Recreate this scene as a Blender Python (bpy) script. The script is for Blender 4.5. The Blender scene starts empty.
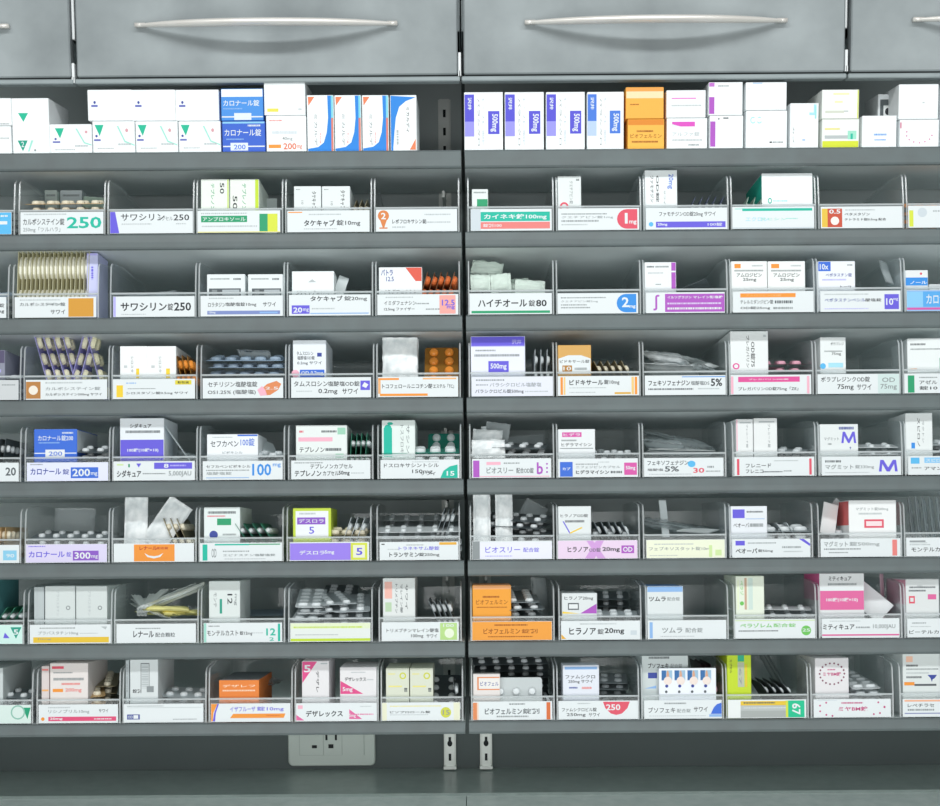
import bpy, math, random
from mathutils import Matrix, Vector, Euler
random.seed(7)
SC = bpy.context.scene
COL = SC.collection
R = math.radians

# ------------------------------------------------------------------ camera
F_PX, CX, CY = 1548.0, 470.0, 510.0
CAM_LOC = Vector((0.008, -1.8, 1.45))
PITCH, ROLL = R(5.9), R(0.42)
cam_d = bpy.data.cameras.new('camera'); cam = bpy.data.objects.new('camera', cam_d); COL.objects.link(cam)
cam_d.sensor_fit = 'HORIZONTAL'; cam_d.sensor_width = 36.0
cam_d.lens = F_PX / 940.0 * 36.0
cam_d.shift_y = (CY - 403.0) / 940.0
CAM_ROT = Matrix.Rotation(R(90) - PITCH, 3, 'X') @ Matrix.Rotation(-ROLL, 3, 'Z')
cam.matrix_world = Matrix.Translation(CAM_LOC) @ CAM_ROT.to_4x4()
SC.camera = cam

def ray(px, py):
    return CAM_ROT @ Vector(((px - CX) / F_PX, -(py - CY) / F_PX, -1.0))
def at(px, py, y=0.0):
    d = ray(px, py); t = (y - CAM_LOC.y) / d.y
    return CAM_LOC + d * t

# ------------------------------------------------------------------ light
SC.view_settings.view_transform = 'Standard'; SC.view_settings.look = 'None'
SC.view_settings.gamma = 1.0; SC.view_settings.use_curve_mapping = False
SC.view_settings.exposure = 0.0
SC.cycles.transparent_max_bounces = 48
SC.cycles.max_bounces = 14; SC.cycles.diffuse_bounces = 10
SC.cycles.caustics_reflective = False; SC.cycles.caustics_refractive = False
w = bpy.data.worlds.new('world'); SC.world = w; w.use_nodes = True
bg = w.node_tree.nodes['Background']
bg.inputs[0].default_value = (0.93, 1.0, 0.99, 1); bg.inputs[1].default_value = 0.20
def lamp(name, loc, size, target, power, col):
    d = bpy.data.lights.new(name, 'AREA'); d.shape = 'RECTANGLE'; d.size, d.size_y = size
    d.energy = power; d.color = col
    o = bpy.data.objects.new(name, d); COL.objects.link(o); o.location = loc
    o.rotation_euler = (Vector(target) - Vector(loc)).to_track_quat('-Z', 'Y').to_euler()
    return o
lamp('ceiling_tube_light', (0.0, -1.40, 2.55), (2.4, 0.12), (0, 0, 1.6), 22, (0.972, 1.0, 0.998))
lamp('added_fill_light', (0.0, -3.1, 0.98), (3.0, 1.9), (0, 0, 1.35), 62, (0.97, 1.0, 0.993))  # added fill for the tray interiors, no known source there

# ------------------------------------------------------------------ materials
HEX = dict(W='e3e8ea', K='2b2e33', G='8e9496', g='b9bfc1', D='5a6064', R='e0566a', r='e8837f', P='f2b3c6', M='d85aa8', m='e06aa0',
           O='f0963c', o='f0b070', Y='f2cf3c', y='e9e08a', B='3f6fd6', b='8fb6e6', C='5cb8ea', c='a9dff0', N='2f9d6e', n='9fd8b8',
           T='22b8a0', t='9be0d4', L='c3dc3a', l='cfe6a4', V='6a5fd8', v='b7b2ee', U='8d5cc4', u='dcd2ee', E='efe6cf', e='c8a878',
           X='b5803c', Z='8fa2b4', z='cdd6dc', S='3c4246', F='b05ac0', I='3d4b9a', J='e7e9ea', H='d9703c', A='3a8fe0', Q='6c7f8c')
def lin(h):
    return tuple(((int(h[i:i+2], 16) / 255 + 0.055) / 1.055) ** 2.4 if int(h[i:i+2], 16) > 10 else 0.003 for i in (0, 2, 4)) + (1,)
_m = {}
def paint(key, rough=0.55, metal=0.0, spec=0.3):
    k = (key, rough, metal)
    if k in _m: return _m[k]
    m = bpy.data.materials.new('paint_' + key); m.use_nodes = True
    b = m.node_tree.nodes['Principled BSDF']
    b.inputs['Base Color'].default_value = lin(HEX.get(key, key))
    b.inputs['Roughness'].default_value = rough; b.inputs['Metallic'].default_value = metal
    b.inputs['Specular IOR Level'].default_value = spec
    _m[k] = m
    return m
def mottled(name, c1, c2, scale, rough=0.5, metal=0.0, detail=6, bump=0.0, stretch=(1, 1, 1), spec=0.4):
    m = bpy.data.materials.new(name); m.use_nodes = True
    nt = m.node_tree; b = nt.nodes['Principled BSDF']
    tc = nt.nodes.new('ShaderNodeTexCoord'); mp = nt.nodes.new('ShaderNodeMapping'); mp.inputs['Scale'].default_value = stretch
    nz = nt.nodes.new('ShaderNodeTexNoise'); nz.inputs['Scale'].default_value = scale; nz.inputs['Detail'].default_value = detail
    cr = nt.nodes.new('ShaderNodeValToRGB'); cr.color_ramp.elements[0].color = lin(c1); cr.color_ramp.elements[1].color = lin(c2)
    cr.color_ramp.elements[0].position = 0.3; cr.color_ramp.elements[1].position = 0.7
    nt.links.new(tc.outputs['Object'], mp.inputs[0]); nt.links.new(mp.outputs[0], nz.inputs['Vector'])
    nt.links.new(nz.outputs[0], cr.inputs[0]); nt.links.new(cr.outputs[0], b.inputs['Base Color'])
    b.inputs['Roughness'].default_value = rough; b.inputs['Metallic'].default_value = metal
    b.inputs['Specular IOR Level'].default_value = spec
    if bump:
        bp = nt.nodes.new('ShaderNodeBump'); bp.inputs['Strength'].default_value = bump; bp.inputs['Distance'].default_value = 0.001
        nt.links.new(nz.outputs[0], bp.inputs['Height']); nt.links.new(bp.outputs[0], b.inputs['Normal'])
    return m
def clear_plastic(name, tint, haze, rough=0.06, hazecol='dfe8ea', ior=1.45):
    m = bpy.data.materials.new(name); m.use_nodes = True
    nt = m.node_tree; nt.nodes.remove(nt.nodes['Principled BSDF']); out = nt.nodes['Material Output']
    tr = nt.nodes.new('ShaderNodeBsdfTransparent'); tr.inputs[0].default_value = (*tint, 1)
    gl = nt.nodes.new('ShaderNodeBsdfGlossy'); gl.inputs['Roughness'].default_value = rough
    d1 = nt.nodes.new('ShaderNodeBsdfDiffuse'); d1.inputs[0].default_value = lin(hazecol)
    d2 = nt.nodes.new('ShaderNodeBsdfTranslucent'); d2.inputs[0].default_value = lin(hazecol)
    df = nt.nodes.new('ShaderNodeMixShader'); df.inputs[0].default_value = 0.5
    nt.links.new(d1.outputs[0], df.inputs[1]); nt.links.new(d2.outputs[0], df.inputs[2])
    fr = nt.nodes.new('ShaderNodeFresnel'); fr.inputs[0].default_value = ior
    m1 = nt.nodes.new('ShaderNodeMixShader'); m1.inputs[0].default_value = haze
    m2 = nt.nodes.new('ShaderNodeMixShader')
    nt.links.new(tr.outputs[0], m1.inputs[1]); nt.links.new(df.outputs[0], m1.inputs[2])
    ge = nt.nodes.new('ShaderNodeNewGeometry'); mu = nt.nodes.new('ShaderNodeMath'); mu.operation = 'SUBTRACT'; mu.use_clamp = True
    nt.links.new(fr.outputs[0], mu.inputs[0]); nt.links.new(ge.outputs['Backfacing'], mu.inputs[1])   # reflect on the outer face only, no trapped light inside thin sheets
    nt.links.new(mu.outputs[0], m2.inputs[0]); nt.links.new(m1.outputs[0], m2.inputs[1]); nt.links.new(gl.outputs[0], m2.inputs[2])
    nt.links.new(m2.outputs[0], out.inputs[0])
    return m
M_DOOR = mottled('grey_laminate', '7d8486', '9ba2a4', 11, 0.5, detail=9)
M_CARC = mottled('mid_laminate', 'a2acae', 'aab4b6', 12, 0.5)
M_EDGE = mottled('grey_edging', '8d9698', '9aa3a5', 20, 0.35)
M_SHELF_LIT = mottled('shelf_paint_lightened', 'e6ecec', 'ecf1f1', 30, 0.42)  # same paint as the lip, lightened to stand in for light between boards
M_LIP_SHADED = mottled('shelf_paint_shaded', '606768', '667071', 30, 0.42)  # same paint as the boards, with the lip's shade put into the colour
M_BACK = mottled('dark_grey_back_wall', '4c5555', '535c5c', 6, 0.55)
M_TOP = mottled('light_speckled_worktop', 'e4ebe9', 'f6faf8', 60, 0.4, bump=0.05)
M_LEDGE = mottled('dark_speckled_laminate', '98a3a0', 'a4aeab', 55, 0.3)
M_STEEL = mottled('galvanised_steel', 'eceee9', 'f4f5f1', 40, 0.4, 0.1)
M_HANDLE = mottled('champagne_aluminium', 'e4dfd9', 'ece8e3', 30, 0.35, 0.3)
M_CREAM = mottled('cream_plastic', 'c4ccc6', 'c9d0ca', 10, 0.4)
M_HOLE = paint('1c2022', 0.6)
M_CLEAR = clear_plastic('clear_acrylic', (0.99, 0.995, 0.995), 0.05)
M_SIDE = clear_plastic('clear_acrylic_side', (0.99, 0.995, 0.995), 0.12, 0.15, 'f2f8fa', 1.35)
M_RIM = clear_plastic('acrylic_cut_edge', (0.95, 0.97, 0.98), 0.72, 0.15, 'f6fafb')
M_BAG = clear_plastic('clear_film', (0.96, 0.97, 0.97), 0.48, 0.12, 'f2f8fa')
M_FOILP = mottled('white_silver_foil_packet', 'd0d6d8', 'fafcfc', 90, 0.4, 0.05, bump=0.6)

# ------------------------------------------------------------------ mesh helpers
class MB:
    def __init__(s): s.v, s.f, s.m, s.mats = [], [], [], []
    def mi(s, mat):
        if mat not in s.mats: s.mats.append(mat)
        return s.mats.index(mat)
    def add(s, verts, faces, mat):
        b = len(s.v); i = s.mi(mat)
        s.v += [tuple(p) for p in verts]; s.f += [tuple(b + q for q in f) for f in faces]; s.m += [i] * len(faces)
    def box(s, a, b, mat):
        x0, y0, z0 = a; x1, y1, z1 = b
        s.add([(x0,y0,z0),(x1,y0,z0),(x1,y1,z0),(x0,y1,z0),(x0,y0,z1),(x1,y0,z1),(x1,y1,z1),(x0,y1,z1)],
              [(0,3,2,1),(4,5,6,7),(0,1,5,4),(1,2,6,5),(2,3,7,6),(3,0,4,7)], mat)
    def prism(s, prof, x0, x1, mat, rim=None):       # profile in (y, z), extruded along x
        n = len(prof)
        v = [(x0, y, z) for y, z in prof] + [(x1, y, z) for y, z in prof]
        s.add(v, [tuple(range(n - 1, -1, -1)), tuple(range(n, 2 * n))], mat)
        s.add(v, [(i, (i + 1) % n, n + (i + 1) % n, n + i) for i in range(n)], rim or mat)
    def rbox(s, a, b, mat, r=0.0006):                 # box with softened vertical and horizontal edges
        x0, y0, z0 = a; x1, y1, z1 = b
        pr = [(y0, z0 + r), (y0, z1 - r), (y0 + r, z1), (y1 - r, z1), (y1, z1 - r), (y1, z0 + r), (y1 - r, z0), (y0 + r, z0)]
        pi = [(y + (r if y == y0 else -r if y == y1 else 0), z + (r if z == z0 else -r if z == z1 else 0)) for y, z in pr]
        n = 8
        v = [(x0, y, z) for y, z in pi] + [(x0 + r, y, z) for y, z in pr] + [(x1 - r, y, z) for y, z in pr] + [(x1, y, z) for y, z in pi]
        f = [tuple(range(n - 1, -1, -1)), tuple(range(3 * n, 4 * n))]
        for k in range(3): f += [(k*n + i, k*n + (i + 1) % n, (k+1)*n + (i + 1) % n, (k+1)*n + i) for i in range(n)]
        s.add(v, f, mat)
    def build(s, name, parent=None, smooth=False):
        me = bpy.data.meshes.new(name); me.from_pydata(s.v, [], s.f)
        for m in s.mats: me.materials.append(m)
        me.polygons.foreach_set('material_index', s.m)
        if smooth: me.polygons.foreach_set('use_smooth', [True] * len(s.f))
        me.update()
        o = bpy.data.objects.new(name, me); COL.objects.link(o)
        if parent: o.parent = parent
        return o
def tag(o, label, cat, group=None):
    o['label'] = label; o['category'] = cat
    if group: o['group'] = group
    return o
def empty(name, loc=(0, 0, 0)):
    o = bpy.data.objects.new(name, None); COL.objects.link(o); o.location = loc; o.empty_display_size = 0.02
    return o
def struct(o): o['kind'] = 'structure'; return o

_txt = {}
def text_geo(t, bold):
    k = (t, bold)
    if k not in _txt:
        c = bpy.data.curves.new('t', 'FONT'); c.body = t; c.resolution_u = 2; c.offset = 0.022 if bold else 0.010
        o = bpy.data.objects.new('t', c); COL.objects.link(o); bpy.context.view_layer.update()
        m = bpy.data.meshes.new_from_object(o.evaluated_get(bpy.context.evaluated_depsgraph_get()))
        v = [(p.co.x, p.co.y) for p in m.vertices]; f = [tuple(p.vertices) for p in m.polygons]
        bpy.data.objects.remove(o); bpy.data.curves.remove(c); bpy.data.meshes.remove(m)
        x0 = min(p[0] for p in v); x1 = max(p[0] for p in v); y0 = min(p[1] for p in v); y1 = max(p[1] for p in v)
        _txt[k] = ([((x - x0) / (x1 - x0), (y - y0) / (y1 - y0)) for x, y in v], f)
    return _txt[k]

def draw(mb, spec, x0, x1, zt, zb, y):
    """print a spec on a face looking towards -Y; u runs 0-100 left to right, v 0-100 top to bottom"""
    k = 0
    for e in [q.strip() for q in spec.split(';') if q.strip()]:
        k += 1; yy = y - 0.00004 - 0.00003 * k
        a = e.split(None, 6); op = a[0]
        X = lambda u: x0 + (x1 - x0) * float(u) / 100
        Z = lambda v: zt + (zb - zt) * float(v) / 100
        if op == 'r':
            u0, v0, u1, v1, c = a[1:6]
            mb.add([(X(u0), yy, Z(v1)), (X(u1), yy, Z(v1)), (X(u1), yy, Z(v0)), (X(u0), yy, Z(v0))], [(0, 1, 2, 3)], paint(c))
        elif op == 'g':                                # illegible small print: a broken grey line
            u0, v0, u1, v1 = map(float, a[1:5]); c = a[5] if len(a) > 5 else 'g'
            rr = random.Random(int(u0 * 7 + v0 * 13 + u1)); u = u0; sgn = 1 if u1 > u0 else -1
            vv, ff = [], []
            if abs(u1 - u0) * abs(x1 - x0) >= abs(v1 - v0) * abs(zt - zb):
                while u < u1:
                    d = min(rr.uniform(0.9, 2.4), u1 - u); b = len(vv)
                    vv += [(X(u), yy, Z(v1)), (X(u + d), yy, Z(v1)), (X(u + d), yy, Z(v0)), (X(u), yy, Z(v0))]; ff.append((b, b+1, b+2, b+3))
                    u += d + rr.uniform(0.4, 1.0)
            else:
                u = v0
                while u < v1:
                    d = min(rr.uniform(2, 6), v1 - u); b = len(vv)
                    vv += [(X(u0), yy, Z(u + d)), (X(u1), yy, Z(u + d)), (X(u1), yy, Z(u)), (X(u0), yy, Z(u))]; ff.append((b, b+1, b+2, b+3))
                    u += d + rr.uniform(1, 3)
            mb.add(vv, ff, paint(c))
        elif op in 'tTs':                              # text, T bold, s turned to run downwards
            u0, v0, u1, v1, c, t = a[1:7]
            bold = op == 'T' or (op == 's' and t.startswith('*')); t = t.lstrip('*')
            v, f = text_geo(t, bold)
            if op == 's': pts = [(X(float(u0) + (float(u1) - float(u0)) * q), yy, Z(float(v0) + (float(v1) - float(v0)) * p)) for p, q in v]
            else: pts = [(X(float(u0) + (float(u1) - float(u0)) * p), yy, Z(float(v1) + (float(v0) - float(v1)) * q)) for p, q in v]
            mb.add(pts, f, paint(c))
        elif op in 'oq':                               # disc or ring: centre u v, radius in % of the face height, aspect
            u, v, r, asp, c = a[1:6]; cx, cz = X(u), Z(v); rz = abs(zt - zb) * float(r) / 100; asp = float(asp); rx = rz * (1 if 0.25 < asp < 0.7 else asp)
            n = 20; ring = [(cx + rx * math.cos(i * 2 * math.pi / n), yy, cz + rz * math.sin(i * 2 * math.pi / n)) for i in range(n)]
            if op == 'o': mb.add(ring, [tuple(range(n))], paint(c))
            else:
                q = float(a[6]) if len(a) > 6 else 0.75
                inn = [(cx + (p[0] - cx) * q, yy, cz + (p[2] - cz) * q) for p in ring]
                mb.add(ring + inn, [(i, (i + 1) % n, n + (i + 1) % n, n + i) for i in range(n)], paint(c))
        elif op == 'p':                                # polygon: colour then u v pairs
            z = e.split(); c = z[1]; nums = z[2:]
            pts = [(X(nums[i]), yy, Z(nums[i + 1])) for i in range(0, len(nums), 2)]
            mb.add(pts, [tuple(range(len(pts)))], paint(c))

# ------------------------------------------------------------------ room shell
Y_BACK = 0.345
LIP = [None, 150, 232, 315.5, 397.5, 479, 560.5, 641.5, 721]            # picture height of each shelf's front edge at the centre
ZL = [None] + [at(463, p).z for p in LIP[1:]]
Z_TOP = at(463, 768, Y_BACK).z
mb = MB(); mb.box((-1.6, Y_BACK, 0), (1.6, Y_BACK + 0.1, 2.6), M_BACK); struct(mb.build('wall_back'))
mb = MB(); mb.box((-1.6, -3.2, -0.05), (1.6, Y_BACK + 0.1, 0), mottled('grey_vinyl_floor', '8b9190', '9aa09e', 5, 0.4)); struct(mb.build('floor'))

# worktop with a dark ledge along the wall
y_l = CAM_LOC.y + (at(463, 793, 0) - CAM_LOC).y * (Z_TOP - CAM_LOC.z) / (at(463, 793, 0) - CAM_LOC).z
wt = empty('worktop', (0, 0, 0))
mb = MB(); mb.box((-1.5, -0.30, Z_TOP - 0.044), (0.0, y_l, Z_TOP - 0.004), M_TOP); mb.build('worktop_slab', wt)
mb = MB(); mb.box((0.001, -0.30, Z_TOP - 0.044), (1.5, y_l, Z_TOP - 0.004), M_TOP); mb.build('worktop_slab', wt)
mb = MB(); mb.box((-1.5, y_l, Z_TOP - 0.044), (1.5, Y_BACK - 0.001, Z_TOP), M_LEDGE); mb.build('back_ledge', wt)
mb = MB(); mb.box((-1.48, -0.26, 0.0), (1.48, Y_BACK - 0.002, Z_TOP - 0.046), M_CARC); mb.build('base_cabinet_body', wt)
tag(wt, 'grey speckled worktop with darker ledge along the wall below the shelves', 'worktop')

# overhead cabinets
XS = [at(p, 40, 0.01).x for p in (-311, 74.5, 460.5, 846.5, 1233)]
ZD = at(463, 75.5, 0.01).z
HW = (at(396, 22, 0.0).x - at(137, 22, 0.0).x) / 2
ZH = at(463, 23.5, 0.0).z
place = ['with only the tip of its handle showing beside a white seam clip', 'left of the middle seam with full bow handle',
         'right of the middle seam with full bow handle', 'beside the yellow reflection, only handle tip showing']
def bow(parent, cx):
    mb = MB(); n = 40; rings = []; v = []; f = []
    for i in range(n + 1):
        t = i / n * 2 - 1; x = cx + HW * t
        out = 0.036 * (1 - t * t) ; th = 0.0016 + 0.0026 * (1 - abs(t) ** 4); dp = 0.0035 + 0.0065 * (1 - t * t)
        y = -0.0515 - out; seg = 10
        for k in range(seg):
            a = k * 2 * math.pi / seg
            v.append((x, y + dp * math.cos(a), ZH - 0.0040 * (1 - t * t) + th * math.sin(a)))
    for i in range(n):
        for k in range(10): f.append((i*10 + k, i*10 + (k + 1) % 10, (i+1)*10 + (k + 1) % 10, (i+1)*10 + k))
    f += [tuple(range(9, -1, -1)), tuple(range(n * 10, n * 10 + 10))]
    mb.add(v, f, M_HANDLE)
    for sx in (-1, 1): mb.box((cx + sx * HW * 0.97 - 0.006, -0.0575, ZH - 0.002), (cx + sx * HW * 0.97 + 0.006, -0.0475, ZH + 0.002), M_HANDLE)
    return mb.build('door_handle', parent, True)
for i in range(4):
    x0, x1 = XS[i], XS[i + 1]; cxm = (x0 + x1) / 2
    c = empty('overhead_cabinet', (0, 0.05, 0))
    mb = MB()
    a, b, z0, z1 = x0 + 0.0008, x1 - 0.0008, ZD - 0.0065, ZD + 0.42
    mb.rbox((a, -0.026, ZD + 0.052), (b, Y_BACK - 0.052, ZD + 0.070), M_CARC, 0.001)
    mb.box((a, -0.024, ZD + 0.052), (a + 0.016, Y_BACK - 0.052, z1), M_CARC); mb.box((b - 0.016, -0.024, ZD + 0.052), (b, Y_BACK - 0.052, z1), M_CARC)
    mb.box((a, -0.024, z1), (b, Y_BACK - 0.052, z1 + 0.018), M_CARC)
    mb.build('cabinet_body', c)
    mb = MB(); mb.rbox((a, -0.048, z0 - 0.001), (b, -0.0285, z0 + 0.0045), M_EDGE, 0.0012); mb.build('bottom_edging', c)
    d = MB(); d.rbox((x0 + 0.0035, -0.048, ZD), (x1 - 0.0035, -0.0285, ZD + 0.42), M_DOOR, 0.0015); d = d.build('cabinet_door', c)
    bow(d, at([-121.5, 266.5, 655.5, 1043][i], 21, 0.0).x)
    if i < 3:                                          # bright clips in the seam between this door and the next
        zb = at(463, [78, 74, 72][i], -0.01).z; zt = at(463, [58, 50, 50][i], -0.01).z
        mb = MB(); q = x1 - 0.0008
        mb.rbox((q - 0.002, -0.047, zb + 0.006), (q + 0.0012, -0.030, zt), paint('J', 0.3), 0.0006)
        mb.box((q - 0.002, -0.0475, zb), (q - 0.0008, -0.042, zb + 0.006), paint('J', 0.3)); mb.box((q + 0.0002, -0.0475, zb), (q + 0.0012, -0.042, zb + 0.006), paint('J', 0.3))
        mb.build('seam_clip', c)
        if i != 1:
            mb = MB(); zz = at(463, [33, 0, 27][i], -0.01).z
            mb.rbox((q - 0.002, -0.040, zz), (q + 0.0012, -0.030, ZD + 0.41), paint('J', 0.3), 0.0006); mb.build('seam_strip', c)
    tag(c, 'grey overhead cabinet ' + place[i], 'cabinet')

# ------------------------------------------------------------------ shelf boards and uprights
TILT = R(7.2)
XL0, XL1 = at(-230, 222).x, at(461.3, 222).x
XR0, XR1 = at(465.3, 222).x, at(1160, 222).x
ordn = ['', 'uppermost', 'second', 'third', 'fourth', 'fifth', 'sixth', 'seventh', 'lowest']
for r in range(1, 9):
    for side, (a, b) in (('left', (XL0, XL1)), ('right', (XR0, XR1))):
        t = 0.0185 if r < 8 else 0.0150
        if r == 1: t = 0.021
        mb = MB()
        mb.prism([(0.0, -0.0003), (0.300, -0.0003), (0.300, -t + 0.003), (0.0, -t + 0.003)][::-1], a, b, M_SHELF_LIT)
        o = mb.build('shelf_board')
        mb = MB(); mb.prism([(-0.0045, -0.0022), (-0.0035, -0.0007), (-0.0015, -0.0002), (-0.0001, -0.0002), (-0.0001, -t), (-0.002, -t), (-0.0038, -t + 0.001), (-0.0048, -t + 0.003), (-0.0052, -t * 0.55)][::-1], a, b, M_LIP_SHADED)
        lip = mb.build('shaded_front_lip', o); lip['label'] = 'front lip of the board, shade painted in as darker grey'
        o.location = (0, 0, ZL[r])
        if r > 1: o.rotation_euler = (-TILT, 0, 0)
        tag(o, f'{ordn[r]} grey metal shelf board from the top, {side} bay', 'shelf')
for nm, pxs, lo in (('left', (447, 440), 'left'), ('right', (484, 490), 'right')):
    x = at(pxs[0], 420, Y_BACK - 0.01).x
    u = empty('shelf_upright', (x, Y_BACK, 0))
    zt, zb = ZD + 0.045, at(463, 772, Y_BACK - 0.01).z
    zb = max(zb, Z_TOP + 0.002)
    mb = MB()
    mb.box((-0.0065, -0.012, zb), (0.0065, -0.0045, zt - 0.02), M_STEEL)
    mb.box((-0.0085, -0.006, zb), (0.0085, -0.004, zt - 0.02), M_STEEL)
    z = zb + 0.012
    while z < zt - 0.04:
        mb.box((-0.0018, -0.0123, z), (0.0018, -0.0119, z + 0.010), M_HOLE); z += 0.024
    mb.build('slotted_rail', u)
    mb = MB(); mb.box((-0.009, -0.0145, zb), (0.009, -0.001, zb + 0.004), M_STEEL)
    q = [(0.0035 * math.cos(k * math.pi / 6), -0.0132, zb + 0.037 + 0.0045 * math.sin(k * math.pi / 6)) for k in range(12)]
    mb.add(q, [tuple(range(12))], M_HOLE); mb.build('foot_clip', u)
    for r in range(1, 9):
        zt_ = ZL[r] - (0.30 * math.tan(TILT) if r > 1 else 0) - 0.024
        mb = MB()
        mb.prism([(-0.013, zt_ + 0.002), (-0.013, zt_ - 0.026), (-0.022, zt_ - 0.026), (-0.150, zt_ + (0.150 * math.tan(TILT) if r > 1 else 0) - 0.010), (-0.150, zt_ + (0.150 * math.tan(TILT) if r > 1 else 0) - 0.002)][::-1], -0.0016, 0.0016, M_STEEL)
        mb.box((-0.006, -0.0150, zt_ - 0.022), (0.004, -0.0125, zt_ - 0.004), M_STEEL)
        mb.build('shelf_bracket', u)
    tag(u, f'pale slotted steel upright behind the shelves, {"left" if nm == "left" else "right"} one of the two by the central gap', 'shelf upright')

for a, b, nm in ((XL0, XL1, 'left'), (XR0, XR1, 'right')):
    mb = MB(); mb.box((a, Y_BACK - 0.0035, ZL[8] - 0.050), (b, Y_BACK - 0.0005, ZD + 0.05), mottled('interior_brightening_panel', 'bcc4c4', 'c4cccc', 8, 0.5))  # pale panel added to lift the brightness of the shelf interiors
    tag(mb.build('added_back_panel'), f'added pale panel brightening the space behind the shelves of the {nm} bay', 'back panel')
# socket plate under the lowest left shelf
p0, p1 = at(289, 765, Y_BACK), at(375, 715, Y_BACK)
s = empty('wall_socket', ((p0.x + p1.x) / 2, Y_BACK, (p0.z + p1.z) / 2))
hw, hh = (p1.x - p0.x) / 2, (p1.z - p0.z) / 2
mb = MB(); pts = []
for cx_, cz_, a0 in ((1, 1, 0), (-1, 1, 90), (-1, -1, 180), (1, -1, 270)):
    for k in range(5):
        a = R(a0 + k * 22.5); pts.append((cx_ * (hw - 0.007) + 0.007 * math.cos(a), cz_ * (hh - 0.007) + 0.007 * math.sin(a)))
n = len(pts)
mb.add([(x, -0.001, z) for x, z in pts] + [(x, -0.006, z) for x, z in pts] + [(x * 0.975, -0.008, z * 0.96) for x, z in pts],
       [(i, (i+1) % n, n + (i+1) % n, n + i) for i in range(n)] + [(n + i, n + (i+1) % n, 2*n + (i+1) % n, 2*n + i) for i in range(n)] + [tuple(range(2*n, 3*n))], M_CREAM)
mb.build('cover_plate', s)
def PX(px, py): q = at(px, py, Y_BACK - 0.009); return q.x - s.location.x, q.z - s.location.z
mb = MB(); a = PX(299.5, 755.5); b = PX(364, 722)
mb.box((a[0], -0.0092, a[1]), (b[0], -0.0079, b[1]), paint('a9b1ac', 0.5)); 
for l, rr_ in ((300, 323), (324, 341.5), (342.5, 363.4)):
    a = PX(l, 755); b = PX(rr_, 722.4); mb.box((a[0], -0.0102, a[1]), (b[0], -0.0092, b[1]), M_CREAM)
mb.build('socket_insert', s)
mb = MB()
for px, py, w_, h_ in ((314.5, 746.5, 5, 3), (331, 746, 5, 4), (326.5, 737, 2, 6), (336, 737, 2, 6)):
    a = PX(px - w_ / 2, py + h_ / 2); b = PX(px + w_ / 2, py - h_ / 2)
    mb.box((a[0], -0.0105, a[1]), (b[0], -0.0102, b[1]), M_HOLE)
mb.build('socket_slots', s)
tag(s, 'cream double wall socket plate on the wall under the lowest left shelf', 'socket')

# ------------------------------------------------------------------ frames of the tray rows
def row_frame(r):
    M = Matrix.Translation((0, 0, ZL[r]))
    return M @ Matrix.Rotation(-TILT, 4, 'X') if r > 1 else M
def loc(r, px, py, Y):
    Mi = row_frame(r).inverted(); o = Mi @ CAM_LOC; d = Mi.to_3x3() @ ray(px, py)
    return o + d * ((Y - o.y) / d.y)
EDGES = [(-72, 14.5), (18, 105), (107, 194), (196, 283), (285, 372), (374, 459.5), (467.5, 554), (556, 641.5), (643.5, 729), (731, 816.5), (818.5, 904.5), (906.5, 993)]
EX = [(at(a, 222).x, at(b, 222).x) for a, b in EDGES]
T = 0.0016
def tray_mesh(wd):
    mb = MB(); z0 = 0.0006
    mb.box((T, T, z0), (wd - T, 0.19 - T, z0 + 0.0015), M_CLEAR)
    mb.box((T, 0, z0), (wd - T, T, 0.0272), M_CLEAR); mb.rbox((T, -0.0012, 0.0272), (wd - T, 0.0022, 0.0292), M_RIM, 0.0004)
    mb.box((T, 0.19 - T, z0), (wd - T, 0.19, 0.060), M_CLEAR)
    prof = [(0, z0), (0, 0.0295), (0.003, 0.060), (0.008, 0.0645), (0.060, 0.0695), (0.188, 0.0695), (0.19, 0.067), (0.19, z0)]
    for x in (0, wd - T): mb.prism(prof[::-1], x, x + T, M_SIDE, M_RIM)
    return mb
rowname = ['', '', 'top row', 'second row', 'third row', 'fourth row', 'fifth row', 'sixth row', 'bottom row']

# ------------------------------------------------------------------ cartons, blister sheets, packets
def carton(M, x0, x1, z0, z1, y, t, spec, vis, col, label, cat='medicine box', side=None, grp=None, yaw=0, top=None):
    mb = MB(); wd, h = x1 - x0, z1 - z0
    mb.rbox((0, 0, 0), (wd, t, h), paint(col), 0.0005)
    draw(mb, spec, 0.0006, wd - 0.0006, h - 0.0006, h - vis, 0)
    # tuck-flap seam on the top and on both sides
    mb.box((0.001, t * 0.5, h - 0.0002), (wd - 0.001, t * 0.5 + 0.0005, h + 0.0001), paint('g'))
    if side:
        for x in (-0.0001, wd - 0.0002): mb.box((x, 0.001, h * 0.55), (x + 0.0003, t - 0.001, h - 0.001), paint(side))
    if top: mb.box((0.0008, 0.0008, h - 0.0002), (wd - 0.0008, t - 0.001, h + 0.00015), paint(top))
    o = mb.build('medicine_box')
    o.matrix_world = M @ Matrix.Translation((x0, y, z0)) @ Matrix.Rotation(R(yaw), 4, 'Z')
    tag(o, label, cat, grp); return o

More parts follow.
